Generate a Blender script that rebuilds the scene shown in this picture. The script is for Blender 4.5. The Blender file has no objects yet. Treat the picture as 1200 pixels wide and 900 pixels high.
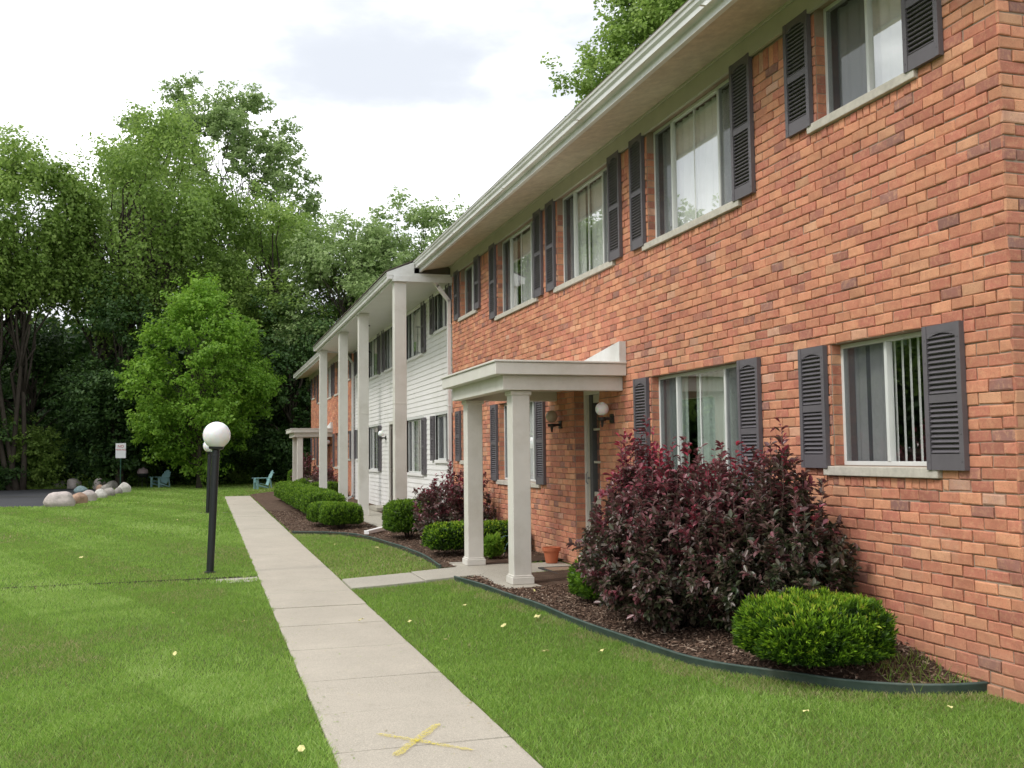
import bpy, math, random
import numpy as np
random.seed(7); rng = np.random.default_rng(11)
R = math.radians
sc = bpy.context.scene; col = sc.collection
W = 4.83          # plane of the front wall (the street front runs along +Y)
HC = 0.0813       # brick course
LB = 0.2032       # brick length with joint

# ------------------------------------------------------------------ object helpers
def tag(o, label=None, cat=None, group=None, kind=None):
    if label: o['label'] = label
    if cat: o['category'] = cat
    if group: o['group'] = group
    if kind: o['kind'] = kind
    return o
def empty(name, loc, label, cat, group=None):
    o = bpy.data.objects.new(name, None); col.objects.link(o); o.location = loc
    o.empty_display_size = .1
    return tag(o, label, cat, group)
def org(parent):
    p = np.zeros(3)
    while parent is not None:
        p += np.array(parent.location); parent = parent.parent
    return p
def link(name, me, mats, parent=None, loc=(0, 0, 0), smooth=False, bevel=0):
    o = bpy.data.objects.new(name, me); col.objects.link(o)
    if not isinstance(mats, (list, tuple)): mats = [mats]
    for m in mats: me.materials.append(m)
    if parent is not None: o.parent = parent
    o.location = loc
    if smooth: me.polygons.foreach_set('use_smooth', [True]*len(me.polygons))
    if bevel:
        b = o.modifiers.new('bevel', 'BEVEL'); b.width = bevel; b.segments = 2; b.limit_method = 'ANGLE'; b.angle_limit = R(40)
    return o
class MB:
    """collects boxes, tubes, lathes in WORLD coordinates (or local when built at loc)"""
    def __init__(s): s.v = []; s.f = []; s.mi = []; s.t = []; s.m = 0
    def add(s, vs, fs, t=None):
        n = len(s.v); s.v += [tuple(p) for p in vs]; s.f += [tuple(i+n for i in f) for f in fs]; s.mi += [s.m]*len(fs)
        if t is not None: s.t += [t]*len(vs)
    def box(s, x0, x1, y0, y1, z0, z1, t=None):
        s.add([(x0,y0,z0),(x1,y0,z0),(x1,y1,z0),(x0,y1,z0),(x0,y0,z1),(x1,y0,z1),(x1,y1,z1),(x0,y1,z1)],
              [(0,3,2,1),(4,5,6,7),(0,1,5,4),(1,2,6,5),(2,3,7,6),(3,0,4,7)], t)
    def obox(s, c, ax, ay, az, t=None):   # oriented box, half-vectors
        c, ax, ay, az = map(np.array, (c, ax, ay, az)); vs = []
        for k in (-1, 1):
            for i, j in ((-1,-1),(1,-1),(1,1),(-1,1)): vs.append(c+i*ax+j*ay+k*az)
        s.add(vs, [(0,3,2,1),(4,5,6,7),(0,1,5,4),(1,2,6,5),(2,3,7,6),(3,0,4,7)], t)
    def tube(s, pts, rad, n=8, cap=True):
        pts = [np.array(p, float) for p in pts]; n0 = len(s.v); rings = []
        for i, p in enumerate(pts):
            d = pts[min(i+1, len(pts)-1)]-pts[max(i-1, 0)]; d = d/(np.linalg.norm(d)+1e-9)
            a = np.cross(d, (0,0,1) if abs(d[2]) < .9 else (1,0,0)); a /= np.linalg.norm(a); b = np.cross(d, a)
            r = rad[i] if hasattr(rad, '__len__') else rad
            s.v += [tuple(p+r*(math.cos(2*math.pi*k/n)*a+math.sin(2*math.pi*k/n)*b)) for k in range(n)]
        for i in range(len(pts)-1):
            for k in range(n):
                s.f.append((n0+i*n+k, n0+i*n+(k+1) % n, n0+(i+1)*n+(k+1) % n, n0+(i+1)*n+k)); s.mi.append(s.m)
        if cap:
            s.f.append(tuple(n0+k for k in range(n))[::-1]); s.mi.append(s.m)
            m = n0+(len(pts)-1)*n; s.f.append(tuple(m+k for k in range(n))); s.mi.append(s.m)
    def lathe(s, c, prof, n=24):          # prof: list of (r, z)
        n0 = len(s.v)
        for r, z in prof:
            s.v += [(c[0]+r*math.cos(2*math.pi*k/n), c[1]+r*math.sin(2*math.pi*k/n), c[2]+z) for k in range(n)]
        for i in range(len(prof)-1):
            for k in range(n):
                s.f.append((n0+i*n+k, n0+i*n+(k+1) % n, n0+(i+1)*n+(k+1) % n, n0+(i+1)*n+k)); s.mi.append(s.m)
    def ext(s, prof, y0, y1):             # prof polygon in (x,z) extruded along y
        n = len(prof)
        s.add([(x, y0, z) for x, z in prof]+[(x, y1, z) for x, z in prof],
              [tuple(range(n))[::-1], tuple(range(n, 2*n))]+[(i, (i+1) % n, n+(i+1) % n, n+i) for i in range(n)])
    def build(s, name, mats, parent=None, loc=None, smooth=False, bevel=0):
        me = bpy.data.meshes.new(name)
        o0 = np.zeros(3) if (parent is None and loc is None) else (org(parent) if loc is None else np.zeros(3))
        me.from_pydata([(x-o0[0], y-o0[1], z-o0[2]) for x, y, z in s.v], [], s.f)
        me.polygons.foreach_set('material_index', s.mi)
        if s.t and len(s.t) == len(s.v):
            a = me.attributes.new('tint', 'FLOAT_COLOR', 'POINT')
            a.data.foreach_set('color', np.array([(q[0], q[1], q[2], 1) for q in s.t], 'f').ravel())
        me.update()
        return link(name, me, mats, parent, loc if (loc is not None) else (0,0,0), smooth, bevel)
def mesh_np(name, V, F, tint=None, tint2=None):
    """V (n,3); F (m,k) same-size faces"""
    me = bpy.data.meshes.new(name); m, k = F.shape
    me.vertices.add(len(V)); me.vertices.foreach_set('co', V.astype('f').ravel())
    me.loops.add(m*k); me.loops.foreach_set('vertex_index', F.astype('i').ravel())
    me.polygons.add(m); me.polygons.foreach_set('loop_start', np.arange(0, m*k, k, dtype='i'))
    try: me.polygons.foreach_set('loop_total', np.full(m, k, dtype='i'))
    except Exception: pass
    if tint is not None:
        a = me.attributes.new('tint', 'FLOAT_COLOR', 'POINT')
        c = np.ones((len(V), 4), 'f'); c[:, 0] = tint; c[:, 1] = tint2 if tint2 is not None else tint; c[:, 2] = 0
        a.data.foreach_set('color', c.ravel())
    me.update(calc_edges=True); return me
def unit(v): return v/(np.linalg.norm(v, axis=-1, keepdims=True)+1e-9)
def vnoise(x, y, s=1.0, seed=0):
    r = np.random.default_rng(seed); o = np.zeros_like(x, dtype=float)
    for i in range(7):
        a = r.uniform(0, 6.28); f = r.uniform(.6, 2.2)/s; p = r.uniform(0, 6.28)
        o += np.sin(f*(x*math.cos(a)+y*math.sin(a))*3+p+1.3*np.sin(f*2*(x*math.sin(a)-y*math.cos(a))+p*2))
    return o/7

# ------------------------------------------------------------------ materials
def newmat(name):
    m = bpy.data.materials.new(name); m.use_nodes = True; nt = m.node_tree
    for n in list(nt.nodes): nt.nodes.remove(n)
    return m, nt
class N:
    def __init__(s, nt): s.nt = nt
    def __call__(s, typ, ins=None, **kw):
        n = s.nt.nodes.new(typ)
        for k, v in kw.items(): setattr(n, k, v)
        for k, v in (ins or {}).items():
            if isinstance(v, bpy.types.NodeSocket): s.nt.links.new(v, n.inputs[k])
            else: n.inputs[k].default_value = v
        return n
    def ramp(s, fac, stops, interp='LINEAR'):
        n = s.nt.nodes.new('ShaderNodeValToRGB'); s.nt.links.new(fac, n.inputs[0]); cr = n.color_ramp; cr.interpolation = interp
        while len(cr.elements) < len(stops): cr.elements.new(.5)
        for e, (p, c) in zip(cr.elements, stops): e.position = p; e.color = (*c, 1)
        return n.outputs[0]
    def mix(s, fac, a, b, bt='MIX'):
        n = s.nt.nodes.new('ShaderNodeMix'); n.data_type = 'RGBA'; n.blend_type = bt
        for idx, v in ((0, fac), (6, a), (7, b)):
            if isinstance(v, bpy.types.NodeSocket): s.nt.links.new(v, n.inputs[idx])
            else: n.inputs[idx].default_value = v if idx == 0 else (*v, 1)
        return n.outputs[2]
    def math(s, op, a, b=0.0):
        n = s.nt.nodes.new('ShaderNodeMath'); n.operation = op
        for i, v in enumerate((a, b)):
            if isinstance(v, bpy.types.NodeSocket): s.nt.links.new(v, n.inputs[i])
            else: n.inputs[i].default_value = v
        return n.outputs[0]
    def noise(s, vec, scale, detail=4, rough=.6):
        n = s('ShaderNodeTexNoise', {'Scale': scale, 'Detail': detail, 'Roughness': rough})
        if vec is not None: s.nt.links.new(vec, n.inputs['Vector'])
        return n.outputs['Fac']
    def pos(s): return s('ShaderNodeNewGeometry').outputs['Position']
def plain(name, c, rough=.6, var=.12, scale=6, bump=.0, bscale=80, metal=0, spec=.4, grime=None):
    m, nt = newmat(name); n = N(nt); p = n('ShaderNodeTexCoord').outputs['Object']
    f = n.noise(p, scale, 5, .65)
    c0 = tuple(x*(1-var) for x in c); c1 = tuple(min(1, x*(1+var)) for x in c)
    cc = n.ramp(f, [(.3, c0), (.7, c1)])
    if grime:
        g = n.ramp(n.noise(p, scale*.35, 8, .75), [(.48, (0,0,0)), (.68, (1,1,1))])
        cc = n.mix(g, cc, n.mix(.5, cc, grime))
    b = n('ShaderNodeBsdfPrincipled', {'Base Color': cc, 'Roughness': rough, 'Metallic': metal, 'Specular IOR Level': spec})
    if bump:
        bn = n('ShaderNodeBump', {'Strength': bump, 'Distance': .01, 'Height': n.noise(p, bscale, 4)})
        nt.links.new(bn.outputs[0], b.inputs['Normal'])
    nt.links.new(b.outputs[0], n('ShaderNodeOutputMaterial').inputs[0]); return m
def leafmat(name, stops, rough=.5, trans=.35, spec=.3, tcol=None):
    """stops over attribute tint.r (0..1): dark old leaves -> light new leaves"""
    m, nt = newmat(name); n = N(nt)
    a = n('ShaderNodeAttribute', attribute_name='tint'); sp = n('ShaderNodeSeparateColor', {0: a.outputs['Color']})
    c = n.ramp(sp.outputs[0], stops)
    b = n('ShaderNodeBsdfPrincipled', {'Base Color': c, 'Roughness': rough, 'Specular IOR Level': spec})
    t = n('ShaderNodeBsdfTranslucent', {'Color': n.mix(.6, c, tcol, 'MIX') if tcol else c})
    x = n('ShaderNodeMixShader', {0: trans, 1: b.outputs[0], 2: t.outputs[0]})
    nt.links.new(x.outputs[0], n('ShaderNodeOutputMaterial').inputs[0]); return m
def glassmat(name, r0=.2, tint=(1,1,1)):
    m, nt = newmat(name); n = N(nt)
    # thin double pane: Schlick reflectance, the same from both sides
    g = n('ShaderNodeNewGeometry'); dt = n('ShaderNodeVectorMath', {0: g.outputs['Incoming'], 1: g.outputs['Normal']}, operation='DOT_PRODUCT')
    k = n.math('SUBTRACT', 1.0, n.math('ABSOLUTE', dt.outputs['Value'])); fr = n.math('ADD', r0, n.math('MULTIPLY', n.math('POWER', k, 4.0), 1-r0))
    x = n('ShaderNodeMixShader', {0: fr, 1: n('ShaderNodeBsdfTransparent', {'Color': (*tint, 1)}).outputs[0],
          2: n('ShaderNodeBsdfGlossy', {'Color': (1,1,1,1), 'Roughness': .01}).outputs[0]})
    nt.links.new(x.outputs[0], n('ShaderNodeOutputMaterial').inputs[0]); return m
def screenmat():
    m, nt = newmat('insect screen'); n = N(nt)
    x = n('ShaderNodeMixShader', {0: .50, 1: n('ShaderNodeBsdfTransparent').outputs[0], 2: n('ShaderNodeBsdfDiffuse', {'Color': (.085,.09,.10,1)}).outputs[0]})
    nt.links.new(x.outputs[0], n('ShaderNodeOutputMaterial').inputs[0]); return m
def brickmat():
    m, nt = newmat('brick faces'); n = N(nt); p = n.pos()
    a = n('ShaderNodeAttribute', attribute_name='tint'); sp = n('ShaderNodeSeparateColor', {0: a.outputs['Color']})
    c = n.ramp(sp.outputs[0], [(0, (.28,.15,.13)), (.03, (.38,.165,.125)), (.10, (.49,.180,.125)), (.28, (.555,.215,.140)), (.52, (.60,.255,.155)),
                               (.74, (.63,.285,.165)), (.90, (.635,.31,.18)), (.97, (.65,.35,.21)), (1, (.55,.34,.26))])
    f1 = n.noise(p, 26, 5, .7); f2 = n.noise(p, 9, 3)
    c = n.mix(n.math('MULTIPLY', n.ramp(f2, [(.4, (0,0,0)), (.65, (1,1,1))]), .35), c, (.38,.15,.10))
    c = n.mix(n.math('MULTIPLY', n.ramp(f1, [(.48, (0,0,0)), (.70, (1,1,1))]), .5), c, (.68,.38,.22))
    v = n.math('ADD', n.math('MULTIPLY', sp.outputs[1], .28), .90)
    hs = n('ShaderNodeHueSaturation', {'Value': v, 'Saturation': 1.0, 'Color': c})
    c = hs.outputs[0]
    c = n.mix(n.math('MULTIPLY', n.ramp(n.noise(p, 95, 5, .8), [(.54, (0,0,0)), (.68, (1,1,1))]), .6), c, (.24,.10,.065))
    # rain streaks and large weathered areas on the wall
    mp_ = n('ShaderNodeMapping', {'Vector': p}); mp_.inputs['Scale'].default_value = (1.6, 1.6, .22)
    c = n.mix(n.math('MULTIPLY', n.ramp(n.noise(mp_.outputs[0], 1.6, 6, .7), [(.50, (0,0,0)), (.70, (1,1,1))]), .30), c, (.33,.15,.10))
    c = n.mix(n.math('MULTIPLY', n.ramp(n.noise(p, 2.2, 6, .75), [(.58, (0,0,0)), (.74, (1,1,1))]), .28), c, (.66,.42,.30))
    # damp soil splash and lime staining close to the ground
    z = n('ShaderNodeSeparateXYZ', {0: p}).outputs[2]
    g = n.math('MULTIPLY', n.ramp(n.math('ADD', z, n.math('MULTIPLY', n.noise(p, 3), .35)), [(.1, (1,1,1)), (.48, (0,0,0))]), .35)
    c = n.mix(g, c, (.42,.24,.17))
    b = n('ShaderNodeBsdfPrincipled', {'Base Color': c, 'Roughness': .85, 'Specular IOR Level': .25})
    bn = n('ShaderNodeBump', {'Strength': .55, 'Distance': .004, 'Height': n.noise(p, 90, 6, .75)})
    nt.links.new(bn.outputs[0], b.inputs['Normal']); nt.links.new(b.outputs[0], n('ShaderNodeOutputMaterial').inputs[0]); return m
def concretemat(name, c=(.40,.37,.33)):
    m, nt = newmat(name); n = N(nt); p = n.pos()
    a = n.noise(p, 1.3, 6, .7); b_ = n.noise(p, 75, 5, .85); d = n.noise(p, 210, 2, .8)
    cc = n.ramp(a, [(.28, tuple(x*.84 for x in c)), (.72, tuple(x*1.12 for x in c))])
    cc = n.mix(n.math('MULTIPLY', n.ramp(b_, [(.42, (0,0,0)), (.62, (1,1,1))]), .65), cc, tuple(x*.62 for x in c))
    cc = n.mix(n.math('MULTIPLY', n.ramp(d, [(.54, (0,0,0)), (.64, (1,1,1))]), .8), cc, tuple(min(1, x*1.5) for x in c))
    st = n.ramp(n.noise(p, 7, 5, .7), [(.60, (0,0,0)), (.75, (1,1,1))])
    cc = n.mix(n.math('MULTIPLY', st, .45), cc, tuple(x*.6 for x in c))
    b = n('ShaderNodeBsdfPrincipled', {'Base Color': cc, 'Roughness': .9, 'Specular IOR Level': .2})
    bn = n('ShaderNodeBump', {'Strength': .5, 'Distance': .004, 'Height': b_})
    nt.links.new(bn.outputs[0], b.inputs['Normal']); nt.links.new(b.outputs[0], n('ShaderNodeOutputMaterial').inputs[0]); return m
def speckmat(name, stops, s1=1.0, s2=60, rough=.95, bump=.6, dist=.01):
    m, nt = newmat(name); n = N(nt); p = n.pos()
    a = n.noise(p, s1, 6, .7); b_ = n.noise(p, s2, 4, .8)
    f = n.math('ADD', n.math('MULTIPLY', a, .5), n.math('MULTIPLY', b_, .5))
    b = n('ShaderNodeBsdfPrincipled', {'Base Color': n.ramp(f, stops), 'Roughness': rough, 'Specular IOR Level': .15})
    bn = n('ShaderNodeBump', {'Strength': bump, 'Distance': dist, 'Height': b_})
    nt.links.new(bn.outputs[0], b.inputs['Normal']); nt.links.new(b.outputs[0], n('ShaderNodeOutputMaterial').inputs[0]); return m
def globemat():
    m, nt = newmat('opal globe'); n = N(nt)
    b = n('ShaderNodeBsdfPrincipled', {'Base Color': (.93,.92,.92,1), 'Roughness': .18, 'Subsurface Weight': .3, 'Subsurface Scale': .05})
    nt.links.new(b.outputs[0], n('ShaderNodeOutputMaterial').inputs[0]); return m
def paintmark():
    m, nt = newmat('worn yellow spray paint'); n = N(nt); p = n.pos()
    f = n.ramp(n.noise(p, 60, 5, .85), [(.44, (0,0,0)), (.60, (1,1,1))])
    x = n('ShaderNodeMixShader', {0: n.math('MULTIPLY', f, .78), 1: n('ShaderNodeBsdfTransparent').outputs[0], 2: n('ShaderNodeBsdfDiffuse', {'Color': (.72,.60,.07,1)}).outputs[0]})
    nt.links.new(x.outputs[0], n('ShaderNodeOutputMaterial').inputs[0]); return m

M = dict(
    brick=brickmat(), mortar=speckmat('mortar', [(.3, (.27,.20,.15)), (.7, (.46,.36,.285))], 2, 120, bump=.4, dist=.004),
    trim=plain('cream painted trim', (.70,.675,.62), .5, .05, 2.5, .12, 60, grime=(.50,.47,.39)),
    white=plain('white painted metal', (.76,.76,.74), .4, .06, 3, grime=(.50,.49,.44)),
    vinyl=plain('white vinyl siding', (.86,.84,.83), .45, .035, 1.2, .04, 40, grime=(.68,.66,.60)),
    soffit=plain('textured plywood soffit', (.60,.52,.41), .9, .16, 9, .5, 60, grime=(.46,.38,.29)),
    vsoffit=plain('vinyl soffit', (.70,.69,.65), .5, .04, 2),
    frieze=plain('olive cream frieze board', (.47,.45,.36), .6, .06, 3),
    sill=plain('cast stone sill', (.55,.51,.44), .85, .12, 14, .3, 90, grime=(.34,.31,.26)),
    shutter=plain('slate violet vinyl shutter', (.13,.118,.13), .5, .08, 5, .08, 120, grime=(.12,.11,.115)),
    frame=plain('aluminium window frame', (.68,.69,.67), .35, .05, 4),
    pane=glassmat('window glass', .30), screen=screenmat(),
    curtain=plain('pale drapes', (.86,.88,.86), .9, .06, 3), curtain2=plain('grey green drapes', (.50,.60,.53), .9, .08, 3),
    room=plain('unlit room', (.10,.10,.10), .9),
    door=plain('cream storm door', (.50,.47,.40), .45, .04, 4), ddark=plain('brown entrance door', (.09,.07,.06), .5),
    black=plain('black painted steel', (.022,.024,.026), .38, .1, 9), bronze=plain('dark bronze', (.03,.024,.02), .45),
    globe=globemat(), smoke=plain('smoked globe', (.42,.36,.28), .2, .1, 5),
    concrete=concretemat('concrete', (.46,.415,.345)), concrete2=concretemat('porch concrete', (.42,.39,.33)),
    edging=plain('green plastic edging', (.060,.092,.078), .7, .25, 6, .2, 40, grime=(.17,.17,.14)),
    terracotta=plain('terracotta', (.44,.13,.06), .8, .1, 12, .1, 60), roof=speckmat('grey shingles', [(.3, (.10,.085,.07)), (.7, (.2,.17,.15))], 6, 90),
    asphalt=speckmat('asphalt', [(.3, (.055,.056,.062)), (.7, (.085,.085,.092))], .6, 90, bump=.4, dist=.005),
    soil=speckmat('turf soil', [(.3, (.06,.075,.02)), (.5, (.09,.13,.03)), (.72, (.13,.18,.045))], .5, 40),
    mulchbed=speckmat('mulch bed', [(.34, (.05,.033,.024)), (.5, (.12,.078,.055)), (.64, (.22,.155,.115))], 5, 95, bump=1, dist=.02),
    edgeshade=speckmat('painted edge shade', [(.3, (.02,.018,.01)), (.7, (.05,.05,.02))], .5, 10),
    matt=plain('door mat', (.30,.20,.14), .95, .3, 20, .5, 150), mattrim=plain('mat border', (.05,.045,.042), .9),
    bluechair=plain('faded blue green plastic', (.26,.44,.45), .5, .08, 5), sign=plain('sign face', (.86,.86,.88), .35, .02),
    signred=plain('sign red', (.55,.03,.05), .4), green=plain('green sign post', (.04,.13,.09), .5, .1, 8),
    bark=speckmat('bark', [(.3, (.045,.036,.028)), (.7, (.12,.10,.08))], 2, 30, bump=1, dist=.03),
    stem=plain('twigs', (.07,.045,.035), .8, .3, 20), petal=plain('fallen yellow leaf', (.72,.66,.28), .7, .12, 40),
    brown=plain('brown soffit end shade', (.10,.085,.07), .7), lantern=glassmat('lantern glass', .08, (.8,.8,.75)),
    mark=paintmark(), wire=plain('green coated wire', (.10,.2,.19), .4), urn=plain('cast urn', (.38,.34,.28), .8, .15, 10, .3),
    kettle=plain('weathered kettle lid', (.40,.30,.31), .35, .25, 9), mail=plain('grey painted metal', (.3,.32,.36), .4))
def rockmat(name, c):
    m, nt = newmat(name); n = N(nt); p = n('ShaderNodeTexCoord').outputs['Object']
    f = n.noise(p, 3, 8, .75); cc = n.ramp(f, [(.3, tuple(x*.6 for x in c)), (.5, c), (.7, tuple(min(1, x*1.25) for x in c))])
    b = n('ShaderNodeBsdfPrincipled', {'Base Color': cc, 'Roughness': .9}); bn = n('ShaderNodeBump', {'Strength': .7, 'Distance': .05, 'Height': n.noise(p, 9, 6)})
    nt.links.new(bn.outputs[0], b.inputs['Normal']); nt.links.new(b.outputs[0], n('ShaderNodeOutputMaterial').inputs[0]); return m
G_ = lambda *s: list(s)
LM = dict(
    grass=leafmat('grass blades', [(0, (.56,.48,.27)), (.14, (.38,.39,.14)), (.3, (.165,.30,.048)), (.6, (.28,.46,.074)), (.85, (.40,.58,.12)), (1, (.52,.66,.23))], .45, .5, .4),
    tree=leafmat('broad leaves', [(0, (.13,.215,.042)), (.45, (.245,.375,.078)), (.8, (.33,.455,.11)), (1, (.40,.52,.15))], .45, .5),
    cool=leafmat('silvery leaves', [(0, (.17,.25,.09)), (.45, (.30,.42,.15)), (.8, (.39,.50,.21)), (1, (.48,.56,.30))], .45, .5),
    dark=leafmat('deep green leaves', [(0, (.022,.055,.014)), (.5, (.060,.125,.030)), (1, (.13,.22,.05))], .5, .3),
    bright=leafmat('young maple leaves', [(0, (.12,.25,.026)), (.45, (.22,.40,.045)), (.8, (.31,.50,.062)), (1, (.38,.56,.095))], .5, .5),
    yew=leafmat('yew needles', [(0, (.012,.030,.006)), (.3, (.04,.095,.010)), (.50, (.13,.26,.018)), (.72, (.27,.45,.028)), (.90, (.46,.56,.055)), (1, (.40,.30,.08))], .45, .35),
    box=leafmat('boxwood leaves', [(0, (.03,.065,.010)), (.3, (.08,.165,.016)), (.6, (.17,.32,.026)), (1, (.30,.44,.045))], .45, .4),
    plum=leafmat('plum leaves', [(0, (.036,.062,.020)), (.2, (.09,.092,.052)), (.42, (.155,.088,.080)), (.66, (.24,.062,.082)), (.86, (.42,.040,.080)), (1, (.52,.065,.10))], .33, .28, .6),
)

# ------------------------------------------------------------------ terrain
def sstep(t): t = np.clip(t, 0, 1); return t*t*(3-2*t)
LOT = [(-70, 38.3), (-6.8, 38.0), (-5.5, 37.6), (-5.15, 40), (-4.75, 44), (-4.4, 50), (-4.9, 57), (-7, 60.3), (-70, 63)]
def inpoly(x, y, P):
    c = np.zeros(np.shape(x), bool); n = len(P)
    for i in range(n):
        x0, y0 = P[i]; x1, y1 = P[(i+1) % n]
        t = (y0 > y) != (y1 > y)
        with np.errstate(divide='ignore', invalid='ignore'): xx = (x1-x0)*(y-y0)/(y1-y0+1e-12)+x0
        c ^= t & (x < xx)
    return c
def zg(x, y):
    x = np.asarray(x, float); y = np.asarray(y, float)
    b = -.10*sstep((y-8.6)/2.2)
    m = -.145+.02*0*x
    z = np.where(x < 3.4, -.22+.075*sstep((x-1.75)/1.65), m+(b-m)*np.clip((x-3.4)/1.4, 0, 1)*sstep((y-5.5)/.75)-.0)
    z = z+.012*vnoise(x, y, 9, 3)*(x < 1.6)
    return z
NEARBED = [(5.0,5.40),(4.75,5.40),(4.44,5.47),(4.03,5.68),(3.8,5.92),(3.61,6.24),(3.45,6.68),(3.35,7.3),(3.28,8.1),(3.24,9.0),(3.2,9.9),(3.14,10.8),(3.06,11.6),(2.98,12.28)]
FARBED = [(1.72,21.6),(2.16,21.15),(2.6,20.3),(2.9,18.8),(3.07,16.8),(3.13,15.0),(3.06,13.5)]
BED1 = NEARBED+[(5.0,12.28)]
BED2 = [(5.0,13.42)]+FARBED[::-1]+[(1.72,43.8),(2.3,45.2),(3.4,45.6),(5.0,45.6)]
def ground():
    xs = np.concatenate([np.linspace(-400,-40,8), np.linspace(-30,-8,12), np.arange(-7, 1.5, .5), np.arange(1.5, 5.2, .15), np.linspace(6,40,10), np.linspace(60,400,6)])
    ys = np.concatenate([np.linspace(-60, 2, 12), np.arange(2.5, 16, .25), np.arange(16, 70, .8), np.linspace(75, 600, 16)])
    X, Y = np.meshgrid(xs, ys, indexing='ij'); Z = zg(X, Y)-.004
    Z = np.where(inpoly(X, Y, LOT), -.36, Z)
    V = np.stack([X, Y, Z], -1).reshape(-1, 3); ny = len(ys)
    i, j = np.meshgrid(np.arange(len(xs)-1), np.arange(ny-1), indexing='ij'); a = (i*ny+j).ravel()
    F = np.stack([a, a+ny, a+ny+1, a+1], -1)
    o = link('lawn', mesh_np('lawn', V, F), M['soil'], smooth=True); o['kind'] = 'structure'; return o
ground()
def sheet(name, P, mat, dz, kind='structure', zf=None, res=.25):
    """polygon filled with a small grid following the terrain"""
    P = np.array(P); x0, y0 = P.min(0); x1, y1 = P.max(0)
    import bmesh
    bm = bmesh.new(); vs = [bm.verts.new((x, y, 0)) for x, y in P]; bm.faces.new(vs)
    for ax, lo, hi in ((0, x0, x1), (1, y0, y1)):
        k = np.arange(lo+res, hi, res if hi-lo < 20 else max(res, 1.0))
        for c in k:
            g = bm.verts[:]+bm.edges[:]+bm.faces[:]
            bmesh.ops.bisect_plane(bm, geom=g, plane_co=(c, 0, 0) if ax == 0 else (0, c, 0), plane_no=(1, 0, 0) if ax == 0 else (0, 1, 0))
    for v in bm.verts: v.co.z = (zf(v.co.x, v.co.y) if zf else float(zg(v.co.x, v.co.y)))+dz
    bm.normal_update(); bmesh.ops.recalc_face_normals(bm, faces=bm.faces[:])
    me = bpy.data.meshes.new(name); bm.to_mesh(me); bm.free()
    return tag(link(name, me, mat, smooth=True), kind=kind)
sheet('parking_lot', LOT, M['asphalt'], 0, zf=lambda x, y: -.27, res=4)
sheet('bed_soil', BED1, M['mulchbed'], .03); sheet('bed_soil', BED2, M['mulchbed'], .03, res=.4)

def slabs(name, joints, x0f, x1f, z, mat, lab=None, th=.14):
    mb = MB()
    for a, b in zip(joints[:-1], joints[1:]):
        g = .009; t = random.uniform(-.003, .003); u = random.uniform(-.003, .003)
        xs = [x0f(a), x1f(a), x1f(b), x0f(b)]; ys = [a+g, a+g, b-g, b-g]; zz = [z+t, z+t+u, z-t+u, z-t]
        vs = [(x, y, q-th) for x, y, q in zip(xs, ys, zz)]+[(x, y, q) for x, y, q in zip(xs, ys, zz)]
        mb.add(vs, [(0,3,2,1),(4,5,6,7),(0,1,5,4),(1,2,6,5),(2,3,7,6),(3,0,4,7)])
    return mb.build(name, mat, bevel=.006)
ZW = -.212
js = [-1.7, -.5, .7, 1.95, 3.2, 4.45, 5.68, 7.5, 9.96]; j = 9.96
js = js[:-2]+[6.55, 7.5, 8.73, 9.96]
while j < 42.5: j += 1.22; js.append(j)
walk = slabs('walkway', js, lambda y: .68, lambda y: 1.70, ZW, M['concrete']); walk['kind'] = 'structure'
o = slabs('porch_path', [0, .98, 1.86], lambda t: 0, lambda t: 0, 0, M['concrete'])
bpy.data.objects.remove(o)
mb = MB()
for a, b, zt in ((1.712, 2.62, -.196), (2.632, 3.40, -.142)):
    mb.add([(a,12.42,-.34),(b,12.42,-.34),(b,13.36,-.34),(a,13.36,-.34),(a,12.42,zt),(b,12.42,zt+.045),(b,13.36,zt+.045),(a,13.36,zt)], [(0,3,2,1),(4,5,6,7),(0,1,5,4),(1,2,6,5),(2,3,7,6),(3,0,4,7)])
o = mb.build('porch_path', M['concrete2'], bevel=.008); o['kind'] = 'structure'
mb = MB()
for a, b, y in ((-1.1, .668, 13.70),):
    mb.add([(a,y,-.36),(b,y,-.36),(b,y+.5,-.36),(a,y+.5,-.36),(a,y,-.240),(b,y,-.210),(b,y+.5,-.210),(a,y+.5,-.240)], [(0,3,2,1),(4,5,6,7),(0,1,5,4),(1,2,6,5),(2,3,7,6),(3,0,4,7)])
o = mb.build('side_path', M['concrete2'], bevel=.01); o['kind'] = 'structure'
mb = MB(); mb.box(-.9, .668, 30.6, 31.1, -.36, -.225)
o = mb.build('side_path', M['concrete2'], bevel=.01); o['kind'] = 'structure'
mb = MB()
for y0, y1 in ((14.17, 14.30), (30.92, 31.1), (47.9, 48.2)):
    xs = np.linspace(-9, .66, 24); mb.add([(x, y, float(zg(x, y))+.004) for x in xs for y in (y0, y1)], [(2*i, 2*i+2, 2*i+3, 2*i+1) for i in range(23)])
o = mb.build('grass_edge_shade', M['edgeshade']); o['kind'] = 'structure'  # dark strips that paint the shadow lines along the grass edges
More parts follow.
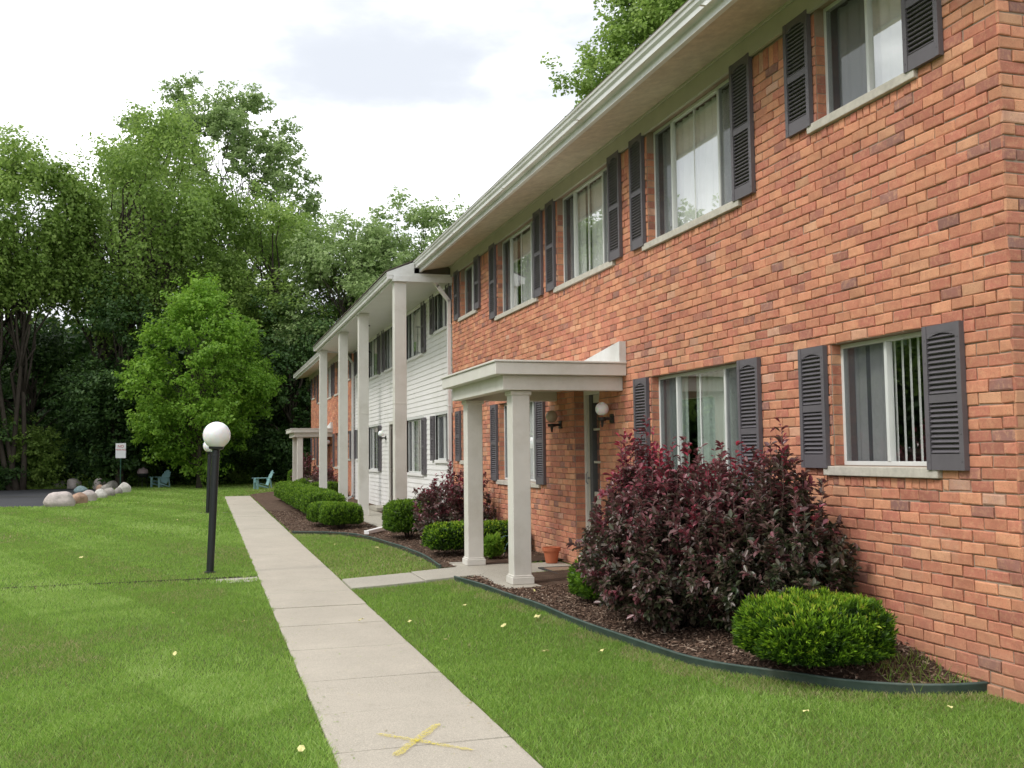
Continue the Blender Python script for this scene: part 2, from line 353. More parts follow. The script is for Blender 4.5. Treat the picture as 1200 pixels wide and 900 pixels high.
# sprayed X on the walk: flat ragged strips just above the slab
def strip(mb, p, q, w0, w1, z, n=14):
    p, q = np.array(p), np.array(q); d = (q-p)/np.linalg.norm(q-p); nn = np.array([-d[1], d[0]]); vs = []
    for i in range(n+1):
        t = i/n; c = p+(q-p)*t; w = (w0+(w1-w0)*t)*random.uniform(.8, 1.15)*(0.55 if i in (0, n) else 1)/2
        vs += [(*(c+nn*w*random.uniform(.85, 1.15)), z), (*(c-nn*w), z)]
    mb.add(vs, [(2*i, 2*i+1, 2*i+3, 2*i+2) for i in range(n)])
mb = MB(); strip(mb, (.97, 5.97), (1.42, 5.47), .055, .04, ZW+.008); strip(mb, (1.36, 6.06), (.99, 5.50), .045, .075, ZW+.0105)
mb.build('paint_mark', M['mark'], walk)
# concrete gutter at the far side of the lot
mb = MB(); mb.box(-60, -7.2, 61.4, 62.2, -.3, -.245); mb.box(-60, -7.2, 62.2, 62.4, -.3, -.12)
o = mb.build('kerb', M['concrete2'], bevel=.02); o['kind'] = 'structure'

# plastic edging
def edging(name, P, label):
    P = np.array(P); Q = []
    for i in range(len(P)-1):
        p0, p1, p2, p3 = P[max(i-1, 0)], P[i], P[i+1], P[min(i+2, len(P)-1)]
        for t in np.linspace(0, 1, 8, endpoint=False):
            Q.append(.5*((2*p1)+(-p0+p2)*t+(2*p0-5*p1+4*p2-p3)*t*t+(-p0+3*p1-3*p2+p3)*t**3))
    Q.append(P[-1]); Q = np.array(Q); T = np.gradient(Q, axis=0); T = unit(T); Nn = np.stack([-T[:, 1], T[:, 0]], 1)
    h = .066+.010*vnoise(Q[:, 0], Q[:, 1], 1.2, 77); mb = MB(); vs = []
    for q, n_, hh in zip(Q, Nn, h):
        z = float(zg(*q)); lean = .012
        for off, zz in ((-.007, -.1), (-.007+lean, hh-.014), (-.014+lean, hh-.008), (-.012+lean, hh+.003), (.010+lean, hh+.003), (.012+lean, hh-.008), (.006+lean, hh-.014), (.006, -.1)):
            vs.append((q[0]+n_[0]*off, q[1]+n_[1]*off, z+zz))
    k = 8; fs = []
    for i in range(len(Q)-1):
        for a in range(k-1): fs.append((i*k+a, i*k+a+1, (i+1)*k+a+1, (i+1)*k+a))
    fs += [tuple(range(k)), tuple((len(Q)-1)*k+a for a in range(k))[::-1]]
    mb.add(vs, fs); o = mb.build(name, M['edging'], smooth=True)
    return tag(o, label, 'garden edging', 'green plastic bed edging')
edging('garden_edging', NEARBED, 'dark green plastic edging curving round the nearest bed to the brick corner')
edging('garden_edging', FARBED, 'green plastic edging round the bed beyond the small portico, ending at the walkway')

# ------------------------------------------------------------------ the building
B = empty('apartment_building', (W, 5.05, 0), 'long two storey apartment row of orange brick with a white sided middle part', 'building')
def opening_cells(ys, zs, ops, y0, y1, z0, z1):
    Y = sorted({y0, y1}|{o[0] for o in ops}|{o[1] for o in ops}); Z = sorted({z0, z1}|{o[2] for o in ops}|{o[3] for o in ops})
    for a, b in zip(Y[:-1], Y[1:]):
        for c, d in zip(Z[:-1], Z[1:]):
            my, mz = (a+b)/2, (c+d)/2
            if not any(o[0] < my < o[1] and o[2] < mz < o[3] for o in ops): yield a, b, c, d
def brick(mb, fr, u0, u1, z0, z1, gl=.005, gr=.005):
    """fr(u, z, d) -> world point at depth d outwards"""
    u0 += gl*.9; u1 -= gr*.9; z0 += .0042; z1 -= .0042
    if u1-u0 < .012: return
    jt = lambda: random.uniform(-.0036, .0036)
    z0 += random.uniform(-.002, .002); z1 += random.uniform(-.002, .002)
    d = .012+random.uniform(-.005, .005); bv = random.uniform(.005, .009)
    c = [(u0+jt(), z0+jt()), (u1+jt(), z0+jt()), (u1+jt(), z1+jt()), (u0+jt(), z1+jt())]
    ci = [(c[0][0]+bv, c[0][1]+bv), (c[1][0]-bv, c[1][1]+bv), (c[2][0]-bv, c[2][1]-bv), (c[3][0]+bv, c[3][1]-bv)]
    tl = [jt()*.6 for _ in range(4)]
    vs = [fr(u, z, -.004) for u, z in c]+[fr(u, z, d-.004+t) for (u, z), t in zip(c, tl)]+[fr(u, z, d+t) for (u, z), t in zip(ci, tl)]
    fs = [(8,9,10,11)]
    for k in range(4):
        k2 = (k+1) % 4; fs += [(k, k2, 4+k2, 4+k), (4+k, 4+k2, 8+k2, 8+k)]
    r = random.random(); r = r if random.random() < .85 else random.random()**2
    mb.add(vs, fs, (r, random.random(), 0))
def brick_field(mb, fr, u0, u1, rows, ops, phase=0, rowlock=(), soldier=None, corner=None):
    for k in range(*rows):
        z0, z1 = k*HC, (k+1)*HC; zm = (z0+z1)/2
        blk = sorted([(o[0], o[1]) for o in ops if o[2] < zm < o[3]]+[(r[0], r[1]) for r in rowlock if r[2] < zm < r[3]])
        free = []; a = u0
        for p, q in blk:
            if p > a: free.append((a, p))
            a = max(a, q)
        if a < u1: free.append((a, u1))
        for p, q in free:
            s = u0+phase+(LB/2 if k % 2 else 0); n0 = math.floor((p-s)/LB); u = s+n0*LB
            while u < q-1e-4:
                a_, b_ = max(u, p), min(u+LB, q)
                if b_-a_ > .02: brick(mb, fr, a_, b_, z0, z1, 0 if (corner and abs(a_-u0) < 1e-6) else .005)
                u += LB
    for r in rowlock:
        n = max(1, round((r[1]-r[0])/.078)); w = (r[1]-r[0])/n
        for i in range(n): brick(mb, fr, r[0]+i*w, r[0]+(i+1)*w, r[2], r[3])

def soft_profile(): pass
SH_N = 0
def shutter(parent, y0, y1, z0, z1, x=W, mat='shutter', side=-1):
    """louvred shutter fixed flat on the wall; faces -X"""
    mb = MB(); xf = x-.045; st = .042; rail = .055; mid = (z0+z1)/2-.01
    mb.box(x-.012, x-.006, y0+.01, y1-.01, z0+.01, z1-.01)                     # back sheet behind the slats
    mb.box(xf, x-.003, y0, y0+st, z0, z1); mb.box(xf, x-.003, y1-st, y1, z0, z1)
    botr = .11
    for a, b in ((z0, z0+botr), (mid-rail/2, mid+rail/2), (z1-rail, z1)): mb.box(xf+.004, x-.003, y0+st, y1-st, a, b)
    n = 10                                                                     # arched head of the upper louvres
    a0, b0 = y0+st, y1-st
    for i in range(n):
        ya, yb = a0+(b0-a0)*i/n, a0+(b0-a0)*(i+1)/n
        f = lambda y: .035*(abs((y-(a0+b0)/2)/((b0-a0)/2))**2)
        h = (f(ya)+f(yb))/2
        mb.box(xf+.005, x-.003, ya, yb, z1-rail-h-.004, z1-rail+.001)
    for lo, hi in ((z0+botr, mid-rail/2), (mid+rail/2, z1-rail-.006)):
        k = max(3, int((hi-lo)/.034)); s = (hi-lo)/k
        for i in range(k):
            zc = lo+(i+.5)*s
            mb.obox((x-.026, (a0+b0)/2, zc), (0, (b0-a0)/2, 0), (.011, 0, .0105), (-.0028, 0, .0030))
    for zz in (z0+.06, (z0+mid)/2, (z1+mid)/2, z1-.1):
        for yy in (y0+st/2, y1-st/2): mb.box(xf-.003, xf, yy-.005, yy+.005, zz-.005, zz+.005)
    return mb.build('shutter', M[mat], parent)
def wave(x, y0, y1, z0, z1, amp=.02, per=.11, gather=0):
    n = max(6, int((y1-y0)/.018)); vs = []
    for i in range(n+1):
        y = y0+(y1-y0)*i/n; ph = 6.283*(y-y0)/per
        dx = amp*math.sin(ph+.7*math.sin(ph*.23))+.3*amp*math.sin(2.3*ph)
        vs += [(x+dx, y, z0), (x+dx*.8, y, z1)]
    return vs, [(2*i, 2*i+2, 2*i+3, 2*i+1) for i in range(n)]
def window(y0, y1, z0, z1, x=W, big=False, sill=True, cover='drapes', style=0, label=None, siding=False, sh=(1, 1)):
    xf = x+(.085 if not siding else .03); fw = .035
    mb = MB(); mb.box(xf, xf+.05, y0+.002, y1-.002, z1-fw, z1-.002); mb.box(xf, xf+.05, y0+.002, y1-.002, z0+.002, z0+fw)
    mb.box(xf, xf+.05, y0+.002, y0+fw, z0+fw, z1-fw); mb.box(xf, xf+.05, y1-fw, y1-.002, z0+fw, z1-fw)
    L = y1-y0
    if big: cuts = [.235, .765]
    else: cuts = [.5]
    for c in cuts: mb.box(xf-.006, xf+.04, y0+L*c-.017, y0+L*c+.017, z0+fw, z1-fw)
    if big: mb.box(xf+.02, xf+.045, y0+L*.52-.012, y0+L*.52+.012, z0+fw, z1-fw)
    if siding:
        t = .05
        mb.box(x-.02, x+.03, y0-t, y0, z0-t, z1+t); mb.box(x-.02, x+.03, y1, y1+t, z0-t, z1+t)
        mb.box(x-.02, x+.03, y0, y1, z1, z1+t)
    w = mb.build('window', M['frame'], B, bevel=.003)
    if label: w['label'] = label
    g = MB(); cs = [0]+cuts+[1]
    for a, b in zip(cs[:-1], cs[1:]):
        ya, yb = y0+L*a+.017, y0+L*b-.017; gx = xf+.022; t = random.uniform(-.0015, .0015)
        g.add([(gx+t, ya, z0+fw), (gx-t, yb, z0+fw), (gx-t, yb, z1-fw), (gx+t, ya, z1-fw)], [(0,1,2,3)])
    g.build('pane', M['pane'], w)
    s = MB(); sp = [(0, cuts[0]), (cuts[1], 1)] if big else [(.5, 1)]
    if style == 3: sp = []
    for a, b in sp:
        s = MB(); ya, yb = y0+L*a+.02, y0+L*b-.02
        s.add([(xf+.005, ya, z0+fw), (xf+.005, yb, z0+fw), (xf+.005, yb, z1-fw), (xf+.005, ya, z1-fw)], [(0,1,2,3)]); s.build('insect_screen', M['screen'], w)
    c = MB(); cx = x+.19
    if cover == 'blinds':                              # vertical blinds on the near half, drape on the other
        yy = y0+.03
        while yy < y0+L*.52:
            c.obox((cx-.03, yy, (z0+z1)/2), (.020, .036, 0), (0, 0, (z1-z0)/2-.02), (.0006, -.0006, 0)); yy += .088
        for v in (wave(cx, y0+L*.55, y0+L*.78, z0+.02, z1-.02, .014, .07), wave(cx+.02, y0+L*.86, y1-.02, z0+.02, z1-.02, .01, .05)): c.add(*v)
    elif cover == 'sheer': c.add(*wave(cx, y0+.02, y1-.02, z0+.02, z1-.02, .018, .13))
    elif cover == 'parted':
        c.add(*wave(cx, y0+.02, y0+L*.30, z0+.02, z1-.02, .02, .09)); c.add(*wave(cx, y0+L*.74, y1-.02, z0+.02, z1-.02, .02, .09))
        c.add(*wave(cx+.05, y0+L*.26, y0+L*.68, z0+.02, z1-.02, .016, .12))
    else: c.add(*wave(cx, y0+.02, y0+L*.62, z0+.02, z1-.02, .02, .10)); c.add(*wave(cx+.03, y0+L*.70, y1-.02, z0+.02, z1-.02, .02, .08))
    c.build('curtain', M['curtain2' if style == 2 else 'curtain'], w, smooth=(cover != 'blinds'))
    if sill:
        q = MB(); q.box(x-.045, x+.085, y0-.10, y1+.10, z0-.078, z0-.004); q.build('sill', M['sill'], w, bevel=.006)
    elif siding:
        q = MB(); q.box(x-.05, x+.03, y0-.06, y1+.06, z0-.07, z0-.002); q.build('sill', M['vinyl'], w, bevel=.004)
    if sh[0]: shutter(w, y0-.375, y0-.012, z0-.02, z1+(.0 if z1 > 4 else .0), x-(.012 if not siding else .02))
    if sh[1]: shutter(w, y1+.035, y1+.395, z0-.02, z1, x-(.012 if not siding else .02))
    return w
rw = lambda k: k*HC
ZS_S, ZS_B, ZH = rw(16), rw(12), rw(28)
ZU_S, ZU_B, ZUH = rw(51), rw(47), rw(63)
def rooms(y0, y1, x, parent):
    mb = MB()
    vs = []
    # dark inner lining some way behind the glass, floor between storeys
    mb.box(x+3.0, x+3.05, y0, y1, 0, 5.3); mb.box(x+.14, x+3.0, y0, y1, 2.5, 2.62); mb.box(x+.14, x+3.0, y0, y1, 5.28, 5.3); mb.box(x+.14, x+3.0, y0, y1, .05, .12)
    y = y0+2.9
    while y < y1-1: mb.box(x+.14, x+3.0, y, y+.1, .12, 5.28); y += 4.6
    mb.build('interior_wall', M['room'], parent)
def brick_section(o, first):
    Y0, Y1 = 5.05+o, (20.0 if first else 20.05+o-.15)
    up = [(5.90,7.03,ZU_S,ZUH,0),(8.38,10.38,ZU_B,ZUH,1),(11.47,13.48,ZU_B,ZUH,1),(14.47,16.60,ZU_B,ZUH,1),(18.07,19.27,ZU_S,ZUH,0)]
    lo = [(5.82,6.95,ZS_S,ZH,0),(8.38,10.38,ZS_B,ZH,1),(14.47,16.60,ZS_B,ZH,1),(18.07,19.22,ZS_S,ZH,0)]
    door = (11.97+o, 12.88+o, 0.0, ZH)
    ops = [(a+o, b+o, c, d) for a, b, c, d, _ in up+lo]+[door]
    fr = lambda u, z, d: (W-d, u, z)
    mb = MB(); z0 = -.4
    for a, b, c, d in opening_cells(0, 0, ops, Y0, Y1, z0, 5.38): mb.add([(W, a, c), (W, a, d), (W, b, d), (W, b, c)], [(0,1,2,3)])
    for a, b, c, d in ops:
        dp = .14 if (a, b, c, d) != door else .30
        mb.add([(W,a,c),(W+dp,a,c),(W+dp,a,d),(W,a,d)], [(0,1,2,3)]); mb.add([(W,b,c),(W+dp,b,c),(W+dp,b,d),(W,b,d)], [(3,2,1,0)])
        mb.add([(W,a,d),(W+dp,a,d),(W+dp,b,d),(W,b,d)], [(0,1,2,3)]); mb.add([(W,a,c),(W+dp,a,c),(W+dp,b,c),(W,b,c)], [(3,2,1,0)])
    # end walls and back
    if first:
        mb.add([(W,Y0,z0),(14,Y0,z0),(14,Y0,5.38),(9.4,Y0,7.0),(W,Y0,5.38)], [(0,1,2,3,4)])
    else:
        mb.add([(W,Y1,z0),(14,Y1,z0),(14,Y1,5.38),(9.4,Y1,7.0),(W,Y1,5.38)], [(4,3,2,1,0)])
    mb.add([(14,Y0,z0),(14,Y1,z0),(14,Y1,5.38),(14,Y0,5.38)], [(0,1,2,3)])
    wl = mb.build('wall', M['mortar'], B)
    if first: wl['label'] = 'orange brick front nearest the camera'
    bk = MB()
    rl = [(a-.10, b+.10, c-2*HC, c-HC) for a, b, c, d in ops if c > .5]
    top = [(Y0, Y1, rw(60)-.0, rw(66))]
    sills = [(a-.10, b+.10, c-HC, c) for a, b, c, d in ops if c > .5]
    brick_field(bk, fr, Y0-(.009 if first else 0), Y1, (-5, 60), ops+sills, phase=.009 if first else 0, rowlock=rl, corner=first)
    free = []; a = Y0
    for p, q in sorted((p, q) for p, q, c, d in ops if c > 3): free.append((a, p)); a = q
    free.append((a, Y1))
    for p, q in free:
        n = max(1, round((q-p)/.078)); w = (q-p)/n
        for i in range(n): brick(bk, fr, p+i*w, p+(i+1)*w, rw(60), rw(62.4))
    for a, b, c, d in ops:                               # jamb bricks in the reveals
        frj = lambda u, z, dd, b=b: (W+u, b-dd*.3, z)
        frk = lambda u, z, dd, a=a: (W+u, a+dd*.3, z)
        for k in range(max(0, round(c/HC)), min(60, round(d/HC))):
            brick(bk, frj, .004, .105 if d-c < 2 else .20, k*HC, (k+1)*HC, 0); brick(bk, frk, .004, .105 if d-c < 2 else .20, k*HC, (k+1)*HC, 0)
    if first:
        fs = lambda u, z, d: (u, Y0-d, z)
        # side wall: stagger so that headers and stretchers alternate at the corner
        for k in range(-5, 66):
            u = W-.009-(0 if k % 2 else LB/2)
            while u < 14:
                a_ = max(u, W-.009)
                brick(bk, fs, a_, min(u+LB, 14), k*HC, (k+1)*HC, 0 if u <= W else .005); u += LB
    o_ = bk.build('brickwork', M['brick'], B)
    covers = ['sheer', 'sheer', 'sheer', 'parted', 'drapes']
    for i, (a, b, c, d, g) in enumerate(up): window(a+o, b+o, c, d-.0, big=bool(g), cover=covers[i], style=0)
    cl = ['blinds', 'parted', 'sheer', 'drapes']
    for i, (a, b, c, d, g) in enumerate(lo): window(a+o, b+o, c, d, big=bool(g), cover=cl[i], style=2 if i == 1 else 0)
    rooms(Y0+.05, Y1-.05, W, B)
    # ---- door in its recess
    dd = MB(); xd = W+.16
    for a, b in ((door[0]+.002, door[0]+.06), (door[1]-.06, door[1]-.002)): dd.box(xd-.03, xd+.07, a, b, 0.03, ZH-.002)
    dd.box(xd-.03, xd+.07, door[0]+.06, door[1]-.06, ZH-.07, ZH-.002); dd.box(W+.02, xd+.1, door[0]+.002, door[1]-.002, -.06, .03)
    fr_ = dd.build('door_frame', M['trim'], B, bevel=.004)
    dl = MB(); a, b = door[0]+.065, door[1]-.065; st = .09
    dl.box(xd, xd+.03, a, a+st, .04, ZH-.075); dl.box(xd, xd+.03, b-st, b, .04, ZH-.075)
    for z0_, z1_ in ((.04, .32), (.80, .90), (1.28, 1.31), (1.72, 1.75), (ZH-.18, ZH-.075)): dl.box(xd, xd+.03, a+st, b-st, z0_, z1_)
    dl.box(xd+.005, xd+.02, a+st, b-st, .32, .80)
    do = dl.build('storm_door', M['door'], B, bevel=.004)
    g = MB(); g.add([(xd+.015,a+st,.9),(xd+.015,b-st,.9),(xd+.015,b-st,ZH-.18),(xd+.015,a+st,ZH-.18)], [(0,1,2,3)]); g.build('pane', M['pane'], do)
    i = MB(); i.box(xd+.08, xd+.12, a, b, .04, ZH-.075); i.build('inner_door', M['ddark'], do)
    h = MB(); h.tube([(xd-.03,b-.05,1.0),(xd-.055,b-.05,1.03),(xd-.055,b-.05,1.13),(xd-.03,b-.05,1.16)], .008); h.tube([(xd-.03,b-.05,1.08),(xd+.01,b-.05,1.08)], .012); h.build('handle', M['mail'], do)
    return ops
brick_section(0, True); brick_section(29.5, False)

# ---- white sided middle section
SO = 14.65; SX = W+.02; S0, S1 = 20.0, 34.55
sup = [(5.85,7.0,ZU_S,5.06,0),(8.38,10.38,ZU_B,5.06,1),(11.55,13.55,ZU_B,5.06,1),(14.75,16.60,ZU_B,5.06,1),(18.07,19.27,ZU_S,5.06,0)]
slo = [(5.80,7.0,ZS_S,ZH,0),(8.38,10.38,ZS_B,ZH,1),(14.60,16.60,ZS_B,ZH,1),(18.07,19.22,ZS_S,ZH,0)]
sdoor = (12.0+SO, 12.92+SO, -.02, ZH)
sops = [(a+SO, b+SO, c, d) for a, b, c, d, _ in sup+slo]+[sdoor]
mb = MB(); z = -.3
EX = .115
k = 0
while z < 5.2:
    z1 = z+EX; zm = (z+z1)/2
    # split a course where a sill or head falls inside it
    cuts = sorted({z, z1}|{o[i] for o in sops for i in (2, 3) if z < o[i] < z1})
    for za, zb in zip(cuts[:-1], cuts[1:]):
        blk = sorted((o[0], o[1]) for o in sops if o[2] < (za+zb)/2 < o[3]); a = S0; free = []
        for p, q in blk: free.append((a, p)); a = q
        free.append((a, S1)); xo = lambda q: SX-.016+.014*(q-z)/EX
        for p, q in free:
            if q-p < .005: continue
            mb.add([(xo(za), p, za), (xo(za), q, za), (xo(zb), q, zb), (xo(zb), p, zb)], [(3,2,1,0)])
            if za == z: mb.add([(xo(za), p, za), (SX, p, za), (SX, q, za), (xo(za), q, za)], [(0,1,2,3)])
    z = z1; k += 1
for a, b, c, d in sops:
    for y, fl in ((a, 0), (b, 1)): mb.add([(SX-.018,y,c),(SX+.14,y,c),(SX+.14,y,d),(SX-.018,y,d)], [(0,1,2,3)])
    mb.add([(SX-.018,a,d),(SX+.14,a,d),(SX+.14,b,d),(SX-.018,b,d)], [(0,1,2,3)])
o = mb.build('siding', M['vinyl'], B)
mb = MB(); mb.add([(14,S0,-.4),(14,S1,-.4),(14,S1,5.38),(14,S0,5.38)], [(0,1,2,3)]); mb.build('rear_wall', M['vinyl'], B); o['label'] = 'white horizontal lap siding of the middle section'
rooms(S0+.05, S1-.05, SX, B)
cv = ['drapes', 'sheer', 'parted', 'sheer', 'drapes']
for i, (a, b, c, d, g) in enumerate(sup): window(a+SO, b+SO, c, d, x=SX, big=bool(g), sill=False, siding=True, cover=cv[i])
for i, (a, b, c, d, g) in enumerate(slo): window(a+SO, b+SO, c, d, x=SX, big=bool(g), sill=False, siding=True, cover=['sheer', 'parted', 'drapes', 'sheer'][i])
dl = MB(); a, b = sdoor[0]+.03, sdoor[1]-.03
dl.box(SX-.03, SX+.05, a-.05, a+.02, -.02, ZH+.05); dl.box(SX-.03, SX+.05, b-.02, b+.05, -.02, ZH+.05); dl.box(SX-.03, SX+.05, a+.02, b-.02, ZH-.02, ZH+.05)
dl.build('door_frame', M['trim'], B)
dl = MB(); dl.box(SX+.01, SX+.04, a+.02, a+.13, .0, ZH-.02); dl.box(SX+.01, SX+.04, b-.13, b-.02, 0, ZH-.02)
for z0_, z1_ in ((0, .3), (.95, 1.05), (ZH-.15, ZH-.02)): dl.box(SX+.01, SX+.04, a+.13, b-.13, z0_, z1_)
do = dl.build('storm_door', M['ddark'], B); do['label'] = 'dark brown storm door in the white siding'
g = MB(); g.add([(SX+.025,a+.13,.3),(SX+.025,b-.13,.3),(SX+.025,b-.13,ZH-.15),(SX+.025,a+.13,ZH-.15)], [(0,1,2,3)]); g.build('pane', M['pane'], do)

# ---- eaves, gutters, soffits, roof
def gutter(xf, zt, y0, y1, xb):
    h = .13; p = [(xf, zt), (xf+.006, zt-.02), (xf+.02, zt-.028), (xf+.026, zt-.06), (xf+.05, zt-.085), (xf+.052, zt-h), (xb, zt-h), (xb, zt-h+.004), (xf+.056, zt-h+.004), (xf+.056, zt-.083), (xf+.032, zt-.058), (xf+.026, zt-.024), (xf+.012, zt-.014), (xf+.010, zt)]
    mb = MB(); n = len(p)
    # thin channel
    mb.add([(x, y0, z) for x, z in p]+[(x, y1, z) for x, z in p], [(i, (i+1) % n, n+(i+1) % n, n+i) for i in range(n)])
    mb.box(xf+.01, xb, y0-.003, y0, zt-h, zt-.004); mb.box(xf+.01, xb, y1, y1+.003, zt-h, zt-.004)
    y = y0+2.7
    while y < y1: mb.box(xf-.003, xb, y, y+.03, zt-h-.003, zt-h-.001); y += 3.05
    g = mb.build('gutter', M['white'], B); return g
for y0, y1 in ((4.75, 19.97), (34.55, 50.0)):
    gutter(4.00, 5.37, y0, y1, 4.125)
    mb = MB(); mb.box(4.13, 4.15, y0, y1, 5.17, 5.38); mb.box(4.125, 4.175, y0, y1, 5.155, 5.168)
    mb.build('fascia', M['white'], B, bevel=.002)
    mb = MB(); mb.add([(4.151,y0,5.185),(W-.052,y0,5.30),(W-.052,y1,5.30),(4.151,y1,5.185),(4.151,y0,5.2),(W-.052,y0,5.315),(W-.052,y1,5.315),(4.151,y1,5.2)],
                      [(0,3,2,1),(4,5,6,7),(0,1,5,4),(1,2,6,5),(2,3,7,6),(3,0,4,7)])
    mb.build('soffit', M['soffit'], B)
    mb = MB(); mb.box(W-.05, W-.014, max(y0, 5.05), y1, 5.085, 5.32); mb.box(W-.075, W-.052, max(y0, 5.05), y1, 5.27, 5.298); mb.build('frieze_board', M['frieze'], B, bevel=.003)
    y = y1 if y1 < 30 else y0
    mb = MB(); mb.box(4.15, W+.0, y+.002 if y1 < 30 else y-.02, y+.025 if y1 < 30 else y-.002, 5.07, 5.30); mb.build('end_shade_board', M['brown'], B)  # board at the soffit end, its dark colour standing in for the shaded underside
# sided section eave (lower, further out)
gutter(3.44, 5.125, 19.95, 34.62, 3.565)
mb = MB(); mb.box(3.57, 3.59, 19.95, 34.62, 4.95, 5.13); mb.box(3.592, W, 19.93, 19.95, 4.95, 5.068); mb.box(3.592, W, 34.6, 34.62, 4.95, 5.068)
mb.add([(3.44,19.94,5.125),(4.02,19.94,5.125),(4.02,19.94,5.36),(3.44,19.955,5.125),(4.02,19.955,5.125),(4.02,19.955,5.36)], [(0,1,2),(5,4,3),(0,2,5,3),(0,3,4,1),(1,4,5,2)])
mb.box(3.45, W, 19.94, 19.955, 5.07, 5.126)
mb.build('fascia', M['white'], B, bevel=.002)
mb = MB()
n = 58; 
for i in range(n):
    a = 19.97+14.6*i/n; b = 19.97+14.6*(i+1)/n-.008
    mb.box(3.592, W+.0, a, b, 4.992, 5.0)
mb.box(3.592, W, 19.97, 34.57, 5.002, 5.01)
mb.build('soffit', M['vsoffit'], B)
# fill between soffit and top of siding
mb = MB(); mb.box(W-.03, W-.003, 20.02, 34.53, 4.93, 4.99); mb.build('frieze_board', M['vinyl'], B)
mb = MB()
def slope(x0, z0, x1, z1, y0, y1, t=.03): mb.add([(x0,y0,z0),(x1,y0,z1),(x1,y1,z1),(x0,y1,z0),(x0,y0,z0+t),(x1,y0,z1+t),(x1,y1,z1+t),(x0,y1,z0+t)],
                      [(0,3,2,1),(4,5,6,7),(0,1,5,4),(1,2,6,5),(2,3,7,6),(3,0,4,7)])
slope(4.02, 5.372, 9.4, 7.02, 4.75, 50.05); slope(14.8, 5.372, 9.4, 7.02, 4.75, 50.05); slope(3.42, 5.13, 4.04, 5.395, 19.93, 34.63, .018)
mb.build('roof', M['roof'], B)
# downspouts
def downspout(x, y, zt, zb, top=None):
    mb = MB(); w, d = .045, .035
    pts = top+[(x, y, zt-.35), (x, y, zb+.12), (x-.18, y, zb+.04)]
    for p, q in zip(pts[:-1], pts[1:]):
        p, q = np.array(p, float), np.array(q, float); a = q-p; L = np.linalg.norm(a); a = a/L
        s = np.array([0, 1, 0.]); t = np.cross(a, s); mb.obox((p+q)/2, a*(L/2+.02), s*w, t*d)
    z = zb+.8
    while z < zt-.5: mb.box(x-.04, x+.05, y-.055, y+.055, z, z+.02); z += 1.7
    return mb.build('downspout', M['vinyl'], B, bevel=.004)
downspout(W-.06, 20.07, 4.95, -.1, [(W-.35, 20.07, 4.97), (W-.30, 20.07, 4.9)])
downspout(W-.06, 34.48, 4.95, -.1, [(W-.35, 34.48, 4.97), (W-.30, 34.48, 4.9)])
# ---- tall square columns and porch slab of the middle section
for y in (20.0, 25.0, 28.9, 34.1):
    mb = MB(); mb.box(3.62, 3.865, y, y+.245, -.09, 4.99)
    mb.box(3.600, 3.885, y-.02, y+.265, 4.93, 4.988); mb.box(3.615, 3.87, y-.005, y+.25, 2.46, 2.468)
    mb.box(3.612, 3.873, y-.008, y+.253, -.09, .03)
    mb.build('column', M['trim'], B, bevel=.006)
mb = MB(); mb.box(3.48, SX-.03, 20.35, 34.4, -.35, -.085); mb.box(4.3, SX-.03, 26.5, 27.8, -.08, .03)
mb.build('porch_slab', M['concrete2'], B, bevel=.012)
# ---- small portico
def portico(o):
    mb = MB(); x0 = 3.18; y0, y1 = 11.06+o, 13.82+o
    # roof edge boards
    mb.box(x0, W-.012, y0, y1, 2.345, 2.485); mb.box(x0-.02, W-.012, y0-.02, y1+.02, 2.488, 2.512)
    mb.box(x0+.12, W-.012, y0+.12, y0+.15+.1, 2.17, 2.343); mb.box(x0+.12, W-.012, y1-.25, y1-.12, 2.17, 2.343); mb.box(x0+.12, x0+.25, y0+.25, y1-.25, 2.17, 2.343)
    mb.box(x0+.25, W-.012, y0+.25, y1-.25, 2.30, 2.343)
    p = mb.build('portico_roof', M['trim'], B, bevel=.006); p['label'] = 'flat cream porch roof on two square columns'
    mb = MB(); mb.add([(W-.10,y0+.0,2.515),(W-.10,y0+.0,2.76),(W-.10,y1-.5,2.515),(W-.012,y0,2.515),(W-.012,y0,2.76),(W-.012,y1-.5,2.515)], [(0,1,2),(5,4,3),(0,3,4,1),(1,4,5,2),(0,2,5,3)])
    mb.build('wedge_flashing', M['white'], B)
    mb = MB(); mb.box(3.28, W-.012, 11.05+o, 13.95+o, -.35, -.105); mb.build('porch_slab', M['concrete2'], B, bevel=.012)
    for y in (11.28+o, 13.42+o):
        mb = MB(); xa = 3.44
        mb.box(xa, xa+.22, y, y+.22, -.1, 2.168); mb.box(xa-.025, xa+.245, y-.025, y+.245, -.104, -.02); mb.box(xa-.012, xa+.232, y-.012, y+.232, -.02, .0)
        mb.box(xa-.02, xa+.24, y-.02, y+.24, 2.115, 2.167)
        mb.build('column', M['trim'], B, bevel=.008)
portico(0); portico(29.5)
# ---- wall lamps either side of the doors
def wall_lamp(y, z, white, x=W, r=.085):
    m = MB(); m.box(x-.03, x-.008, y-.055, y+.055, z-.11, z-.0); m.box(x-.20, x-.03, y-.03, y+.03, z-.075, z-.04)
    m.lathe((x-.15, y, z-.06), [(.001,-.10),(.012,-.10),(.02,-.03),(.055,-.02),(.06,.02),(.001,.02)], 16)
    l = m.build('wall_lamp', M['bronze'], B); l['label'] = 'wall lamp with white globe' if white else 'wall lamp with smoky brown globe'
    g = MB(); n = 14; g.lathe((x-.15, y, z+r*.75), [(max(.001, r*math.cos(a)), r*math.sin(a)) for a in np.linspace(-math.pi/2, math.pi/2, n)], 24)
    g.build('globe', M['globe' if white else 'smoke'], l, smooth=True)
wall_lamp(13.42, 1.88, False); wall_lamp(11.52, 1.90, True); wall_lamp(28.15, 1.96, True, SX); wall_lamp(40.95, 1.9, True)
